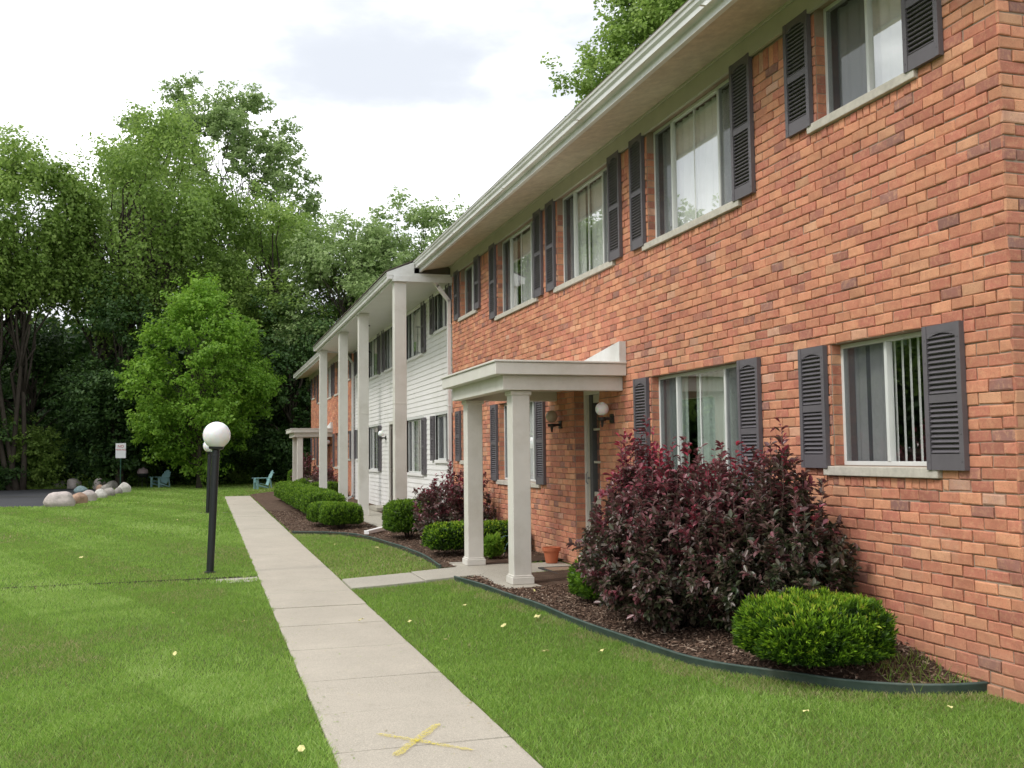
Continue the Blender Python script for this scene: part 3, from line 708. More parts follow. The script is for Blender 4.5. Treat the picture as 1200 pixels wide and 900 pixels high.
m = MB(); m.tube([(4.2,27.3,4.99),(4.2,27.3,4.25)], .009); m.lathe((4.2,27.3,4.99), [(.001,-.03),(.06,-.03),(.06,0)], 12); m.lathe((4.2,27.3,4.25), [(.02,.04),(.1,0),(.1,-.01),(.09,-.01)], 6); m.lathe((4.2,27.3,3.85), [(.09,.0),(.001,-.03)], 6)
for k in range(6):
    a = k*math.pi/3; m.tube([(4.2+.095*math.cos(a),27.3+.095*math.sin(a),4.25),(4.2+.09*math.cos(a),27.3+.09*math.sin(a),3.84)], .007, 5)
l = m.build('hanging_lantern', M['black'], B); g = MB(); g.lathe((4.2,27.3,3.85), [(.085,0),(.09,.39)], 6); g.build('pane', M['lantern'], l)
# electrical outlet-like vent and door bell are too small to show

# ------------------------------------------------------------------ foliage builders
def quads(C, A, Bv, tint, t2=None):
    """leaf diamonds: centre C, long half axis A, short half axis B"""
    n = len(C); V = np.empty((n, 4, 3)); V[:, 0] = C-A; V[:, 1] = C+Bv-A*.1; V[:, 2] = C+A; V[:, 3] = C-Bv-A*.1
    F = np.arange(n*4).reshape(n, 4); return V.reshape(-1, 3), F, np.repeat(tint, 4), None if t2 is None else np.repeat(t2, 4)
def randdir(n, r=rng): return unit(r.normal(size=(n, 3)))
def leaves_at(C, size, tint, up=.4, asp=.5, r=rng, outward=None):
    n = len(C); nrm = randdir(n, r); nrm[:, 2] = np.abs(nrm[:, 2])+up
    if outward is not None: nrm += outward
    nrm = unit(nrm); a = unit(np.cross(nrm, randdir(n, r))); b = np.cross(nrm, a); s = size*r.uniform(.65, 1.3, n)[:, None]
    return quads(C, a*s*.5, b*s*.5*asp, tint)
def tree(name, base, h, crown, nclump, nleaf, leaf, mat, label, group=None, trunkr=.25, lean=(0, 0), seed=1, clr=(.9, 1.6), z0=.35, droop=0, forks=1, flat=.75, limbw=1.0, lmin=.0, cat='tree', cone=False):
    r = np.random.default_rng(seed); bx, by, bz = base; rx, ry = crown
    root = empty(name, base, label, cat, group)
    cz = h*(z0+1)/2; rz = h*(1-z0)/2
    # clump centres spread through the crown volume, mostly near its surface
    cs = []
    while len(cs) < nclump:
        d = unit(r.normal(size=3)); q = r.uniform(.45, 1)**.6
        p = np.array([d[0]*rx*q, d[1]*ry*q, cz+d[2]*rz*q])
        if d[2] < -.2: p[:2] *= .85
        if cone: p[:2] *= 1.18-.75*max(0, (p[2]/h-.35))
        cs.append(p+np.array([lean[0], lean[1], 0])*(p[2]/h))
    cs = np.array(cs); cr = r.uniform(clr[0], clr[1], nclump)*1.15; nleaf = int(nleaf*1.6); ct = r.uniform(-.16, .16, nclump)+.16*(cs[:, 2]-cz)/rz*.4
    m = MB(); topz = h*(z0+.55*(1-z0))
    for k in range(forks):
        ang = k*6.28/max(forks, 1)+r.uniform(0, 1); sp = 0 if forks == 1 else rx*.35
        def tp(t, k=k, ang=ang, sp=sp):
            w = .12*h*.15
            return np.array([lean[0]*t+sp*math.cos(ang)*t**.8+w*math.sin(3*t+seed+k), lean[1]*t+sp*math.sin(ang)*t**.8+w*math.cos(2.4*t+seed+k), topz*t-.15*(t == 0)])
        ts = np.linspace(0, 1, 12); tr = trunkr*(1 if forks == 1 else .72)
        m.tube([tp(t) for t in ts], [tr*(1-.75*t)*(1.35 if t == 0 else 1) for t in ts], 9)
        for c in cs[k::forks]:
            t0 = np.clip((c[2]/topz)*r.uniform(.35, .8), .18, .95); s = tp(t0); L = np.linalg.norm(c-s); pts = []
            for t in np.linspace(0, 1, 6):
                q = s+(c-s)*t; q[2] += L*.10*math.sin(math.pi*t)-(droop*L*.1*t*t); q += r.normal(size=3)*.03*L*(0 < t < 1); pts.append(q)
            r0 = min(tr*(1-.7*t0)*.62, .025*L+.02)*limbw
            m.tube(pts, [max(.012, r0*(1-.8*t)) for t in np.linspace(0, 1, 6)], 5)
    me = MB.build(m, 'trunk', M['bark'], root, loc=(0,0,0), smooth=True)
    # leaves
    per = (cr**2); per = np.maximum(1, (per/per.sum()*nleaf).astype(int)); P = []; T = []; OUT = []
    for c, rad, k, t in zip(cs, cr, per, ct):
        # every clump is itself a handful of sprays
        ns = max(3, int(5+rad*4)); ns = ns*3; sd = unit(r.normal(size=(ns, 3)))*rad*r.uniform(.25, 1.3, (ns, 1))**1.0; sd[:, 2] *= flat
        w = r.integers(0, ns, k); p = c+sd[w]+np.clip(r.normal(size=(k, 3)), -1.5, 1.5)*np.array([1, 1, flat*.8])*rad*.17
        if droop: p[:, 2] -= droop*r.uniform(0, 1, k)**2*rad*1.3
        OUT.append(unit(p-c)); P.append(p); T.append(.45+t+r.uniform(-.28, .28, k)+r.normal(size=ns)[w]*.06)
    P = np.concatenate(P); T = np.clip(np.concatenate(T), 0, 1)
    V, F, tt, _ = leaves_at(P, leaf*1.1, T, .25, .62, r, outward=np.concatenate(OUT)*.6)
    cw = link('crown', mesh_np('crown', V, F, tt), mat, root)
    return root
def shell_points(n, shape, r, power=6.0):
    """points on a rounded-box (superellipsoid) surface, upper part"""
    d = unit(r.normal(size=(n*2, 3))); d[:, 2] = np.abs(d[:, 2])*1.0-.18; d = unit(d)[:n]
    k = (np.abs(d)**power).sum(1)**(-1/power); p = d*k[:, None]; nrm = unit(np.sign(p)*np.abs(p)**(power-1)/np.array(shape)+1e-6)
    return p*np.array(shape), nrm
def clipped(name, base, shape, h, mat, label, group=None, seed=1, nshoot=2600, needle=8, ln=.028, wd=.007, power=3.2, cat='shrub', lump=.06, tipw=.25):
    """clipped evergreen: shoots of small leaves all over a rounded body plus an inner leafy mass"""
    r = np.random.default_rng(seed); root = empty(name, base, label, cat, group)
    sh = (shape[0], shape[1], h*.62)
    p, nr = shell_points(nshoot, sh, r, power); p[:, 2] += h*.38
    lum = 1+lump*vnoise(p[:, 0]*6+seed, p[:, 1]*6+p[:, 2]*5, .9, seed)+r.normal(size=nshoot)*.022
    p[:, :2] *= lum[:, None]; p[:, 2] = np.maximum(.02, p[:, 2]*(1+(lum-1)*.8))
    C = []; A = []; Bv = []; T = []
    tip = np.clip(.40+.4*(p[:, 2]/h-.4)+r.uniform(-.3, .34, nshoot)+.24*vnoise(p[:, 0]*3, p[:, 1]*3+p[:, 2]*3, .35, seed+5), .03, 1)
    dirn = unit(nr*.8+np.array([0, 0, .55])+r.normal(size=(nshoot, 3))*.3)
    for k in range(needle):
        t = k/needle; ang = unit(np.cross(dirn, randdir(nshoot, r))); a = unit(dirn*(.55+.6*t)+ang*1.0*(1-.5*t)); L = ln*r.uniform(.7, 1.25, nshoot)[:, None]
        s = p+dirn*(ln*1.5*t-ln*.9); C.append(s+a*L*.5); A.append(a*L*.5); b = unit(np.cross(a, randdir(nshoot, r))); Bv.append(b*wd); T.append(np.clip(tip*(.45+.6*t)+r.uniform(-.08, .08, nshoot), 0, 1))
    # inner older leaves
    m = nshoot*5; q, _ = shell_points(m, sh, r, power); q[:, 2] += h*.38; q *= r.uniform(.80, .97, m)[:, None]; q[:, 2] = np.maximum(.01, q[:, 2]); a = randdir(m, r); b = unit(np.cross(a, randdir(m, r)))
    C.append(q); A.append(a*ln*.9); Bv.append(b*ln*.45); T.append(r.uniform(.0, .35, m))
    V, F, tt, _ = quads(np.concatenate(C), np.concatenate(A), np.concatenate(Bv), np.concatenate(T))
    link('foliage', mesh_np('foliage', V, F, tt), mat, root)
    s = MB()
    for k in range(9):
        a = k*.7; s.tube([(0.03*math.cos(a), .03*math.sin(a), -.05), (.3*shape[0]*math.cos(a), .3*shape[1]*math.sin(a), h*.3), (.62*shape[0]*math.cos(a), .62*shape[1]*math.sin(a), h*.62)], [.016, .011, .006], 5)
    s.build('stem', M['stem'], root, loc=(0,0,0)); return root
def plum(name, base, shape, h, nst, nleaf, leaf, label, group=None, seed=3, bias=0.0):
    r = np.random.default_rng(seed); root = empty(name, base, label, 'shrub', group); s = MB(); C = []; A = []; Bv = []; T = []
    per = max(8, nleaf//(nst*7))
    for i in range(nst):
        az = r.uniform(0, 6.283); q = r.uniform(0, 1)**.5; ex, ey = shape[0]*q*math.cos(az), shape[1]*q*math.sin(az)
        top = h*(1-.66*q**3.2)*r.uniform(.80, 1.0)+(r.uniform(.05,.2) if r.random() < .22 else 0); top *= 1+.09*math.sin(2.1*az+seed)+.05*math.sin(5*az+seed)
        p0 = np.array([ex*.25, ey*.25, -.03]); p2 = np.array([ex, ey, top]); p1 = np.array([ex*.95, ey*.95, top*.35])
        f = lambda t: (1-t)**2*p0+2*t*(1-t)*p1+t*t*p2
        s.tube([f(t)+r.normal(size=3)*.008*(t > 0) for t in np.linspace(0, 1, 6)], [.012, .009, .007, .005, .004, .0025], 4)
        # side twigs carry most leaves; the last one is the leader itself
        for k in range(7):
            if k == 6: g = f; r0 = .72; L0 = 1
            else:
                t0 = r.uniform(.12, .9); a0 = f(t0); d0 = unit(r.normal(size=3)*[1, 1, .45]+np.array([ex, ey, 0])*.5/max(.3, shape[0])+np.array([0, 0, .45])); L0 = r.uniform(.14, .30)*(1.15-.5*t0)
                e0 = a0+d0*L0; g = lambda t, a0=a0, d0=d0, L0=L0: a0+d0*L0*t+np.array([0, 0, .05])*t*t; r0 = .1
                if k % 2 == 0: s.tube([a0, g(1.0)], [.0035, .0018], 3, False)
            t = r.uniform(r0, 1.02, per); c = np.stack([g(x) for x in t]); ax = unit(np.stack([g(x+.02)-g(x-.02) for x in t]))
            sd = unit(np.cross(ax, randdir(per, r))); a = unit(sd*.9+ax*.6+r.normal(size=(per, 3))*.25-np.array([0, 0, .12])*(t[:, None] < .8)); b = unit(np.cross(a, unit(ax+np.array([0, 0, .6])+r.normal(size=(per, 3))*.4)))
            b = unit(np.cross(a, np.cross(b, a)+0)) if False else b
            b = unit(np.cross(unit(np.array([0, 0, 1.])+.8*ax+r.normal(size=(per, 3))*.45), a))
            L = leaf*r.uniform(.55, 1.2, per); C.append(c+a*L[:, None]*.5); A.append(a*L[:, None]*.5); Bv.append(b*(L*.25)[:, None])
            zz = np.clip(c[:, 2]/h, 0, 1); red = .27+bias+.42*zz**1.5*(.5+.5*t)+r.uniform(-.2, .2, per)+(.16 if r.random() < .25 else -.03); T.append(np.clip(red, 0, 1))
    C, A, Bv, T = map(np.concatenate, (C, A, Bv, T)); ok = C[:, 2] > .015; C, A, Bv, T = C[ok], A[ok], Bv[ok], T[ok]
    ok = C[:, 0]+base[0] < W-.05; C, A, Bv, T = C[ok], A[ok], Bv[ok], T[ok]
    n = len(C); nr = unit(np.cross(A, Bv)); V = np.empty((n, 6, 3)); lift = nr*np.linalg.norm(Bv, axis=1, keepdims=True)*.4
    V[:, 0] = C-A; V[:, 1] = C-A*.15+Bv+lift; V[:, 2] = C+A*.45+Bv*.8+lift*.8; V[:, 3] = C+A-nr*np.linalg.norm(A, axis=1, keepdims=True)*.25; V[:, 4] = C+A*.45-Bv*.8+lift*.8; V[:, 5] = C-A*.15-Bv+lift
    base_i = np.arange(n)[:, None]*6; F = np.concatenate([base_i+np.array([[0,1,2,3]]), base_i+np.array([[0,3,4,5]])])
    link('foliage', mesh_np('foliage', V.reshape(-1, 3), F, np.repeat(T, 6)), LM['plum'], root)
    s.build('stem', M['stem'], root, loc=(0,0,0), smooth=True); return root

# ---- garden shrubs
zf = lambda x, y: float(zg(x, y))+.03
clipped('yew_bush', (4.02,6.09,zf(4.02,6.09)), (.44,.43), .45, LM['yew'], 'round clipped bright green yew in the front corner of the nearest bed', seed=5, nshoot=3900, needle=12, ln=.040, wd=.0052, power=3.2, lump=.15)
plum('plum_bush', (3.98,8.10,zf(4,8.1)-.02), (.76,1.14), 1.60, 250, 50000, .066, 'large dark purple leaved shrub with red tips in front of the wide ground floor window', seed=3)
plum('plum_bush', (4.30,7.12,zf(4.3,7.1)), (.50,.85), 1.42, 110, 22000, .066, 'darker greenish purple shrub against the brick, right of the large red tipped one', seed=5, bias=-.13)
plum('plum_bush', (4.12,16.9,zf(4.1,17)), (.74,.80), 1.25, 90, 13000, .07, 'smaller purple leaved shrub beside the white siding corner, behind the portico', seed=9)
clipped('boxwood_bush', (3.82,9.55,zf(3.8,9.6)), (.24,.30), .40, LM['box'], 'small loose green shrub peeping out left of the large purple shrub', seed=8, nshoot=900, needle=7, ln=.05, wd=.012, lump=.2)
clipped('boxwood_bush', (3.58,18.35,zf(3.6,18.3)), (.42,.55), .66, LM['box'], 'square clipped green shrub left of the small purple shrub', 'clipped green shrubs along the front', 21, 1800, 6, .035, .010, 5)
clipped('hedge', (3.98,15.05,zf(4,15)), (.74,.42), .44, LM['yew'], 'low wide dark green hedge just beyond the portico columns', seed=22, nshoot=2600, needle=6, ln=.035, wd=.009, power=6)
clipped('light_green_plant', (3.98,14.12,zf(4,14.1)), (.12,.12), .30, LM['bright'], 'little pale green leafy plant at the far portico column', seed=23, nshoot=160, needle=6, ln=.07, wd=.012, cat='plant', lump=.2)
clipped('boxwood_bush', (2.76,21.75,zf(2.76,21.7)), (.42,.50), .52, LM['box'], 'clipped boxwood with brownish face, nearest of the row beside the walkway', 'clipped boxwoods beside the walkway', 31, 2000, 6, .032, .010, 4)
clipped('boxwood_bush', (2.62,23.0,zf(2.62,23)), (.42,.62), .50, LM['box'], 'clipped boxwood second from the near end of the walkway row', 'clipped boxwoods beside the walkway', 32, 1800, 6, .032, .010, 4)
ords = ['third', 'fourth', 'fifth', 'sixth', 'seventh', 'eighth', 'ninth', 'last']
for i in range(8):
    y = 26.2+i*1.45
    clipped('boxwood_bush', (2.86-.012*i, y, -.15), (.52 if i < 4 else .46,.78), .60+.03*(i % 3 == 1), LM['box'], f'clipped boxwood {ords[i]} from the near end of the walkway row', 'clipped boxwoods beside the walkway', 40+i, 1300, 5, .045, .014, 4)
plum('plum_bush', (4.2,37.6,-.1), (.6,1.0), 1.3, 40, 3500, .09, 'purple leaved shrub at the far brick section before its portico', seed=12)
plum('plum_bush', (4.2,45.8,-.1), (.6,1.3), 1.6, 40, 3500, .09, 'purple leaved shrub beyond the far portico', seed=13)
clipped('boxwood_bush', (4.0,36.0,-.1), (.6,.6), .55, LM['box'], 'clipped green shrub at the foot of the far downspout', 'clipped green shrubs along the front', 61, 1000, 5, .05, .015, 4)
clipped('boxwood_bush', (3.7,39.0,-.1), (.5,.7), .6, LM['box'], 'clipped green shrub in front of the far portico', 'clipped green shrubs along the front', 62, 1000, 5, .05, .015, 4)
clipped('boxwood_bush', (4.1,48.2,-.15), (.45,.5), .9, LM['box'], 'clipped green shrub beyond the far portico beside the lawn', 'clipped green shrubs along the front', 63, 1000, 5, .05, .015, 4)

# ------------------------------------------------------------------ mulch chips
def chips():
    r = np.random.default_rng(4); P = []
    for poly, n, ymax in ((BED1, 42000, 14), (BED2, 30000, 30)):
        x = r.uniform(1.6, 4.9, n); y = r.uniform(5.2, ymax, n); P.append(np.stack([x, y], 1)[inpoly(x, y, poly)])
    P = np.concatenate(P); ok = ~((P[:, 0] > 3.3) & (P[:, 1] > 11.0) & (P[:, 1] < 14.0)) & ~((P[:, 0] > 3.46) & (P[:, 1] > 20.3)); P = P[ok]; n = len(P)
    c = np.stack([P[:, 0], P[:, 1], zg(P[:, 0], P[:, 1])+.03+r.uniform(0, .016, n)], 1)
    a = r.normal(size=(n, 3)); a[:, 2] *= .35; a = unit(a)*r.uniform(.008, .030, n)[:, None]; nr = unit(np.array([0, 0, 1.])+r.normal(size=(n, 3))*.35)
    b = unit(np.cross(nr, a))*r.uniform(.003, .008, n)[:, None]; hgt = nr*.003
    V = np.stack([c-a-b, c+a-b*.6, c+a*.9+b, c-a*.8+b, c-a-b+hgt, c+a-b*.6+hgt, c+a*.9+b+hgt, c-a*.8+b+hgt], 1).reshape(-1, 3)
    bi = np.arange(n)[:, None, None]*8; F = (bi+np.array([[4,5,6,7],[0,1,5,4],[1,2,6,5],[2,3,7,6],[3,0,4,7]])[None]).reshape(-1, 4)
    m = leafmat('bark chips', [(0, (.05,.030,.022)), (.4, (.13,.080,.056)), (.75, (.24,.155,.11)), (1, (.44,.34,.26))], .9, 0, .15)
    o = link('mulch', mesh_np('mulch', V, F, np.repeat(r.uniform(0, 1, n)**1.3, 8)), m); o['kind'] = 'stuff'
chips()

# ------------------------------------------------------------------ grass
def grass():
    r = np.random.default_rng(6)
    Vs = []; Fs = []; Ts = []; off = 0
    def band(y0, y1, x0f, x1f, dens, hgt, wid, seg):
        nonlocal off
        xa = min(x0f(y0), x0f(y1)); xb = max(x1f(y0), x1f(y1)); n = int((xb-xa)*(y1-y0)*dens)
        x = r.uniform(xa, xb, n); y = r.uniform(y0, y1, n)
        k = (x > x0f(y)) & (x < x1f(y)) & ~((x > .675+.012*np.sin(y*7)) & (x < 1.705+.01*np.sin(y*9)) & (y < 43.4)) & ~inpoly(x, y, BED1) & ~inpoly(x, y, BED2) & ~inpoly(x, y, LOT)
        k &= ~((x > 1.7) & (y > 12.40) & (y < 13.38)) & ~((x > W-.05) & (y > 5.0))
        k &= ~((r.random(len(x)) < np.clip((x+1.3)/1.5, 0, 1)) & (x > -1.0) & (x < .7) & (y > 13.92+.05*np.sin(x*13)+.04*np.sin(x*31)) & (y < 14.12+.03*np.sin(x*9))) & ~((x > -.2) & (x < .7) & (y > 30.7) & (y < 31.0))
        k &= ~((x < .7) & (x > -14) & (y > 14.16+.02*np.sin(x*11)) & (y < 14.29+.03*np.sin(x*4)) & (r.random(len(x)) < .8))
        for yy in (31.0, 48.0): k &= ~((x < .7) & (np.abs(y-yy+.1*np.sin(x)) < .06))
        x, y = x[k], y[k]; n = len(x); z = zg(x, y)-.004
        big = vnoise(x, y, 3.5, 21); sm = vnoise(x, y, .7, 22); cl = vnoise(x, y, 1.6, 28); hh = hgt*(1+.22*sm+.1*big)*r.uniform(.55, 1.25, n)
        if y0 > 8: hh *= 1
        # mown stripes: blades lie alternately away from and towards the street front
        st = np.sign(np.sin((x*.94+y*.34)*6.283/2.3)); az = r.uniform(0, 6.283, n); ln = r.uniform(.25, 1.15, n)
        lx = np.cos(az)*ln+.0; ly = np.sin(az)*ln+.12*st*(x < .7)
        d = np.stack([lx, ly, np.ones(n)], 1); wv = r.uniform(0, 6.283, n); w = np.stack([np.cos(wv), np.sin(wv), 0*wv], 1)*wid*r.uniform(.6, 1.3, n)[:, None]*.5
        p = np.stack([x, y, z], 1)
        t = .52+.22*big+.14*sm+r.uniform(-.30, .34, n)+.07*st*(x < .7)  # stripe term paints in the light and dark of the mown bands
        right = x > 1.7
        t -= .05*right
        # dry strip beside the edging and a pale patch on the left lawn
        de = np.full(n, 9.)
        for q in NEARBED+FARBED: de = np.minimum(de, np.hypot(x-q[0], y-q[1]))
        t = t+np.where(cl > .32, .16, 0)*(r.random(n) < .6)-np.where(cl < -.38, .12, 0)
        dry = (right & (de < .32+.18*sm+.12*big) & (r.random(n) < .50)) | (r.random(n) < .022) | (right & (y > 13.4) & (r.random(n) < .12+.22*(big > .1)))
        t = np.where(dry, r.uniform(0, .22, n), t)
        patch = np.exp(-(((x+.45)/.65)**2+((y-7.6)/.75)**2)); t = t+.16*patch*(r.random(n) < .7)
        t = np.clip(t, 0, 1)
        if seg == 2:
            m = p+d*(hh*.55)[:, None]; tip = p+d*np.array([1, 1, .0])*(hh*1.15)[:, None]+np.array([0, 0, 1])*(hh*.95)[:, None]
            V = np.stack([p-w, p+w, m+w*.8, m-w*.8, tip], 1).reshape(-1, 3); bi = np.arange(n)[:, None]*5+off
            Fs.append(np.concatenate([bi+np.array([[0,1,2]]), bi+np.array([[0,2,3]]), bi+np.array([[3,2,4]])])); k5 = 5
            Ts.append(np.stack([t, t, t, t, t], 1).ravel())
        else:
            tip = p+d*hh[:, None]; V = np.stack([p-w, p+w, tip], 1).reshape(-1, 3); bi = np.arange(n)[:, None]*3+off
            Fs.append(bi+np.array([[0,1,2]])); Ts.append(np.stack([t, t, t], 1).ravel())
        Vs.append(V); off += len(V)
    lf = lambda y: -.33*y-1.0 if np.isscalar(y) else -.33*y-1.0
    def lx0(y): return -.26*y-.9
    def rx1(y): return np.minimum(1.1*y+.8, 6.2) if not np.isscalar(y) else min(1.1*y+.8, 6.2)
    band(3.3, 5, lx0, lambda y: 6.0+0*y, 9500, .032, .0042, 2)
    band(5, 8, lx0, rx1, 10500, .032, .0044, 2)
    band(8, 13.5, lx0, rx1, 5200, .034, .0068, 1)
    band(13.5, 22, lx0, rx1, 1900, .038, .012, 1)
    band(22, 36, lx0, rx1, 600, .05, .024, 1)
    band(36, 62, lambda y: -.26*y-1.2, lambda y: 5.5+0*y if not np.isscalar(y) else 5.5, 220, .06, .045, 1)
    V = np.concatenate(Vs); F = np.concatenate(Fs); T = np.clip(np.concatenate(Ts), 0, 1)
    o = link('grass', mesh_np('grass', V, F, T), LM['grass']); o['kind'] = 'stuff'
    print('grass blades', len(F))
grass()

# ------------------------------------------------------------------ street furniture
def sphere_prof(r, n=16): return [(max(.001, r*math.cos(a)), r*math.sin(a)) for a in np.linspace(-math.pi/2, math.pi/2, n)]
def lamp(loc, h, label, lean, first=None):
    root = empty('street_lamp', loc, label, 'lamp post', 'globe lamp posts on the lawn'); root.rotation_euler = (0, lean, 0)
    if first:
        for ch in first.children:
            c = ch.copy(); col.objects.link(c); c.parent = root
        return root
    m = MB(); m.tube([(0,0,-.2),(0,0,h-.02)], .052, 16); m.tube([(0,0,-.05),(0,0,.03)], .075, 16); m.tube([(0,0,h-.13),(0,0,h-.10)], .057, 16); m.lathe((0,0,h-.04), [(.052,0),(.10,.02),(.105,.05),(.001,.05)], 20); m.build('pole', M['black'], root, loc=(0,0,0), smooth=False, bevel=.003)
    m = MB(); m.lathe((0,0,h+.175), sphere_prof(.192, 22), 36); m.build('globe', M['globe'], root, loc=(0,0,0), smooth=True); return root
l1 = lamp((.05,14.9,-.22), 1.78, 'black lamp post with white globe, nearer of the two on the left lawn', R(2.2))
l2 = lamp((.02,30.3,-.22), 1.78, 'black lamp post with white globe, farther of the two and half hidden by the nearer', R(1.4), l1)
# sign
s = empty('parking_sign', (-4.25,55.0,-.22), 'small white parking sign with red lettering on a green post', 'sign')
m = MB(); m.box(-.022,.022,-.006,.006,-.2,2.15); m.box(-.022,-.016,-.03,-.006,-.2,2.15); m.box(.016,.022,-.03,-.006,-.2,2.15); m.build('post', M['green'], s, loc=(0,0,0))
m = MB(); m.box(-.25,.25,-.045,-.035,1.62,2.38); p = m.build('sign_plate', M['sign'], s, loc=(0,0,0), bevel=.01)
def text(body, size, x, y, z, mat, parent):
    cu = bpy.data.curves.new('lettering', 'FONT'); cu.body = body; cu.size = size; cu.align_x = 'CENTER'; cu.extrude = .002
    o = bpy.data.objects.new('lettering', cu); me = bpy.data.meshes.new_from_object(o); bpy.data.objects.remove(o)
    ob = link('lettering', me, mat, parent, (x, y, z)); ob.rotation_euler = (R(90), 0, 0); return ob
text('NO', .19, 0, -.049, 2.16, M['signred'], p); text('PARKING', .115, 0, -.049, 2.01, M['signred'], p)
s.rotation_euler = (0, 0, R(-6))
# grill
g = empty('barbecue_grill', (-3.35,57.9,-.22), 'round pinkish kettle grill on dark legs left of the blue chair', 'grill')
m = MB(); m.lathe((0,0,.78), [(.30,0),(.295,.10),(.25,.2),(.15,.27),(.03,.30),(.001,.3)], 24); m.lathe((0,0,1.08), [(.03,0),(.03,.04),(.001,.045)], 10); m.build('lid', M['kettle'], g, loc=(0,0,0), smooth=True)
m = MB(); m.lathe((0,0,.78), [(.30,0),(.29,-.1),(.2,-.2),(.001,-.24)], 24); m.build('bowl', M['black'], g, loc=(0,0,0), smooth=True)
for k in range(3):
    a = k*2.09+.5; m = MB(); m.tube([(.2*math.cos(a),.2*math.sin(a),.6),(.3*math.cos(a),.3*math.sin(a),-.01)], .014); m.build('leg', M['black'], g, loc=(0,0,0))
# adirondack chairs
def adirondack(loc, rz, label, first=None):
    root = empty('garden_chair', loc, label, 'chair', 'blue green slatted garden chairs'); root.rotation_euler = (0, 0, rz)
    if first:
        for ch in first.children:
            c = ch.copy(); col.objects.link(c); c.parent = root
        return root
    mt = M['bluechair']; m = MB()               # chair faces -Y
    for i in range(6):
        y = -.28+i*.095; z = .37-i*.028; m.obox((0, y, z), (.27,0,0), (0,.042,-.012), (0,.003,.011))
    m.build('seat', mt, root, loc=(0,0,0), bevel=.004)
    m = MB(); n = 7
    for i in range(n):
        x = (i-3)*.085; hh = .80-.022*(i-3)**2; ax = np.array([x*.22, .36, .93]); ax = ax/np.linalg.norm(ax)
        base = np.array([x, .24, .20]); m.obox(base+ax*hh/2, (.037,0,0), ax*hh/2, (0,.010,-.004))
    m.obox((0,.33,.38), (.31,0,0), (0,.012,.03), (0,.01,-.004)); m.obox((0,.52,.82), (.27,0,0), (0,.012,.03), (0,.01,-.004)); m.build('backrest', mt, root, loc=(0,0,0), bevel=.004)
    for sx in (-1, 1):
        m = MB(); m.obox((sx*.36,-.02,.575), (.065,0,0), (0,.38,.0), (0,0,.012)); m.build('armrest', mt, root, loc=(0,0,0), bevel=.006)
        m = MB(); m.box(sx*.31-.018, sx*.31+.018, -.33, -.22, 0, .562); m.build('leg', mt, root, loc=(0,0,0), bevel=.004)
        m = MB(); m.add([(sx*.29-.015,-.33,.33),(sx*.29-.015,-.33,.22),(sx*.29-.015,.52,0),(sx*.29-.015,.62,0),(sx*.29+.015,-.33,.33),(sx*.29+.015,-.33,.22),(sx*.29+.015,.52,0),(sx*.29+.015,.62,0)], [(0,1,2,3),(7,6,5,4),(0,4,5,1),(1,5,6,2),(2,6,7,3),(3,7,4,0)])
        m.add([(sx*.33-.012,.36,0.1),(sx*.33-.012,.42,.1),(sx*.33-.012,.36,.565),(sx*.33-.012,.30,.565),(sx*.33+.012,.36,0.1),(sx*.33+.012,.42,.1),(sx*.33+.012,.36,.565),(sx*.33+.012,.30,.565)], [(0,1,2,3),(7,6,5,4),(0,4,5,1),(1,5,6,2),(2,6,7,3),(3,7,4,0)])
        m.build('rear_leg', mt, root, loc=(0,0,0))
    return root
c1 = adirondack((-2.45,57.2,-.22), R(-50), 'blue green slatted chair at the back of the lawn beside the kettle grill')
c2 = adirondack((2.55,50.3,-.22), R(-80), 'blue green slatted chair at the back of the lawn beyond the end of the walkway', c1)
# terracotta pot, mat, hoop, drain extension
m = MB(); m.lathe((0,0,0), [(.001,0),(.072,0),(.082,.01),(.110,.165),(.128,.17),(.132,.22),(.116,.223),(.112,.185),(.102,.17),(.001,.165)], 28)
tag(m.build('flower_pot', M['terracotta'], None, loc=(4.60,13.28,-.105), smooth=False, bevel=.003), 'empty terracotta flower pot on the portico slab against the brick', 'flower pot')
dm = empty('door_mat', (4.5,12.35,-.105), 'tan door mat with dark border on the portico slab before the door', 'door mat')
m = MB(); m.box(-.23,.23,-.34,.34,.002,.014); m.build('pad', M['matt'], dm, loc=(0,0,0))
m = MB()
for b in ((-.28,.28,-.39,-.34),(-.28,.28,.34,.39),(-.28,-.23,-.34,.34),(.23,.28,-.34,.34)): m.box(*b, .001, .017)
m.build('border', M['mattrim'], dm, loc=(0,0,0))
m = MB(); pts = [(.20*math.cos(a), .12*math.sin(a)*.3, .30*math.sin(a)) for a in np.linspace(0, math.pi, 14)]; m.tube(pts, .006, 6)
m.tube([(.20*math.cos(a)*.6+.1, .1, .22*math.sin(a)) for a in np.linspace(0, math.pi, 12)], .005, 6)
tag(m.build('plant_hoop', M['wire'], None, loc=(4.25,14.25,zf(4.2,14.2)), smooth=True), 'thin green wire plant hoops between the portico columns', 'plant support')
m = MB(); m.box(-.34,.34,-.05,.05,0,.07); m.box(-.345,-.33,-.055,.055,-.003,.075)
o = m.build('drain_extension', M['vinyl'], None, loc=(3.2,19.85,zf(3.2,19.9)+.02), bevel=.008); o.rotation_euler = (0, R(-3), R(50)); tag(o, 'white downspout extension lying on the mulch near the edging', 'drain pipe')
# far porch furniture: urn with plant, small bench
u = empty('planter', (3.95,38.2,-.1), 'pale stone planter standing before the far portico', 'planter')
m = MB(); m.lathe((0,0,0), [(.001,0),(.2,0),(.2,.05),(.1,.12),(.12,.3),(.26,.45),(.30,.6),(.26,.6),(.001,.55)], 18); m.build('bowl', M['urn'], u, loc=(0,0,0), smooth=True)
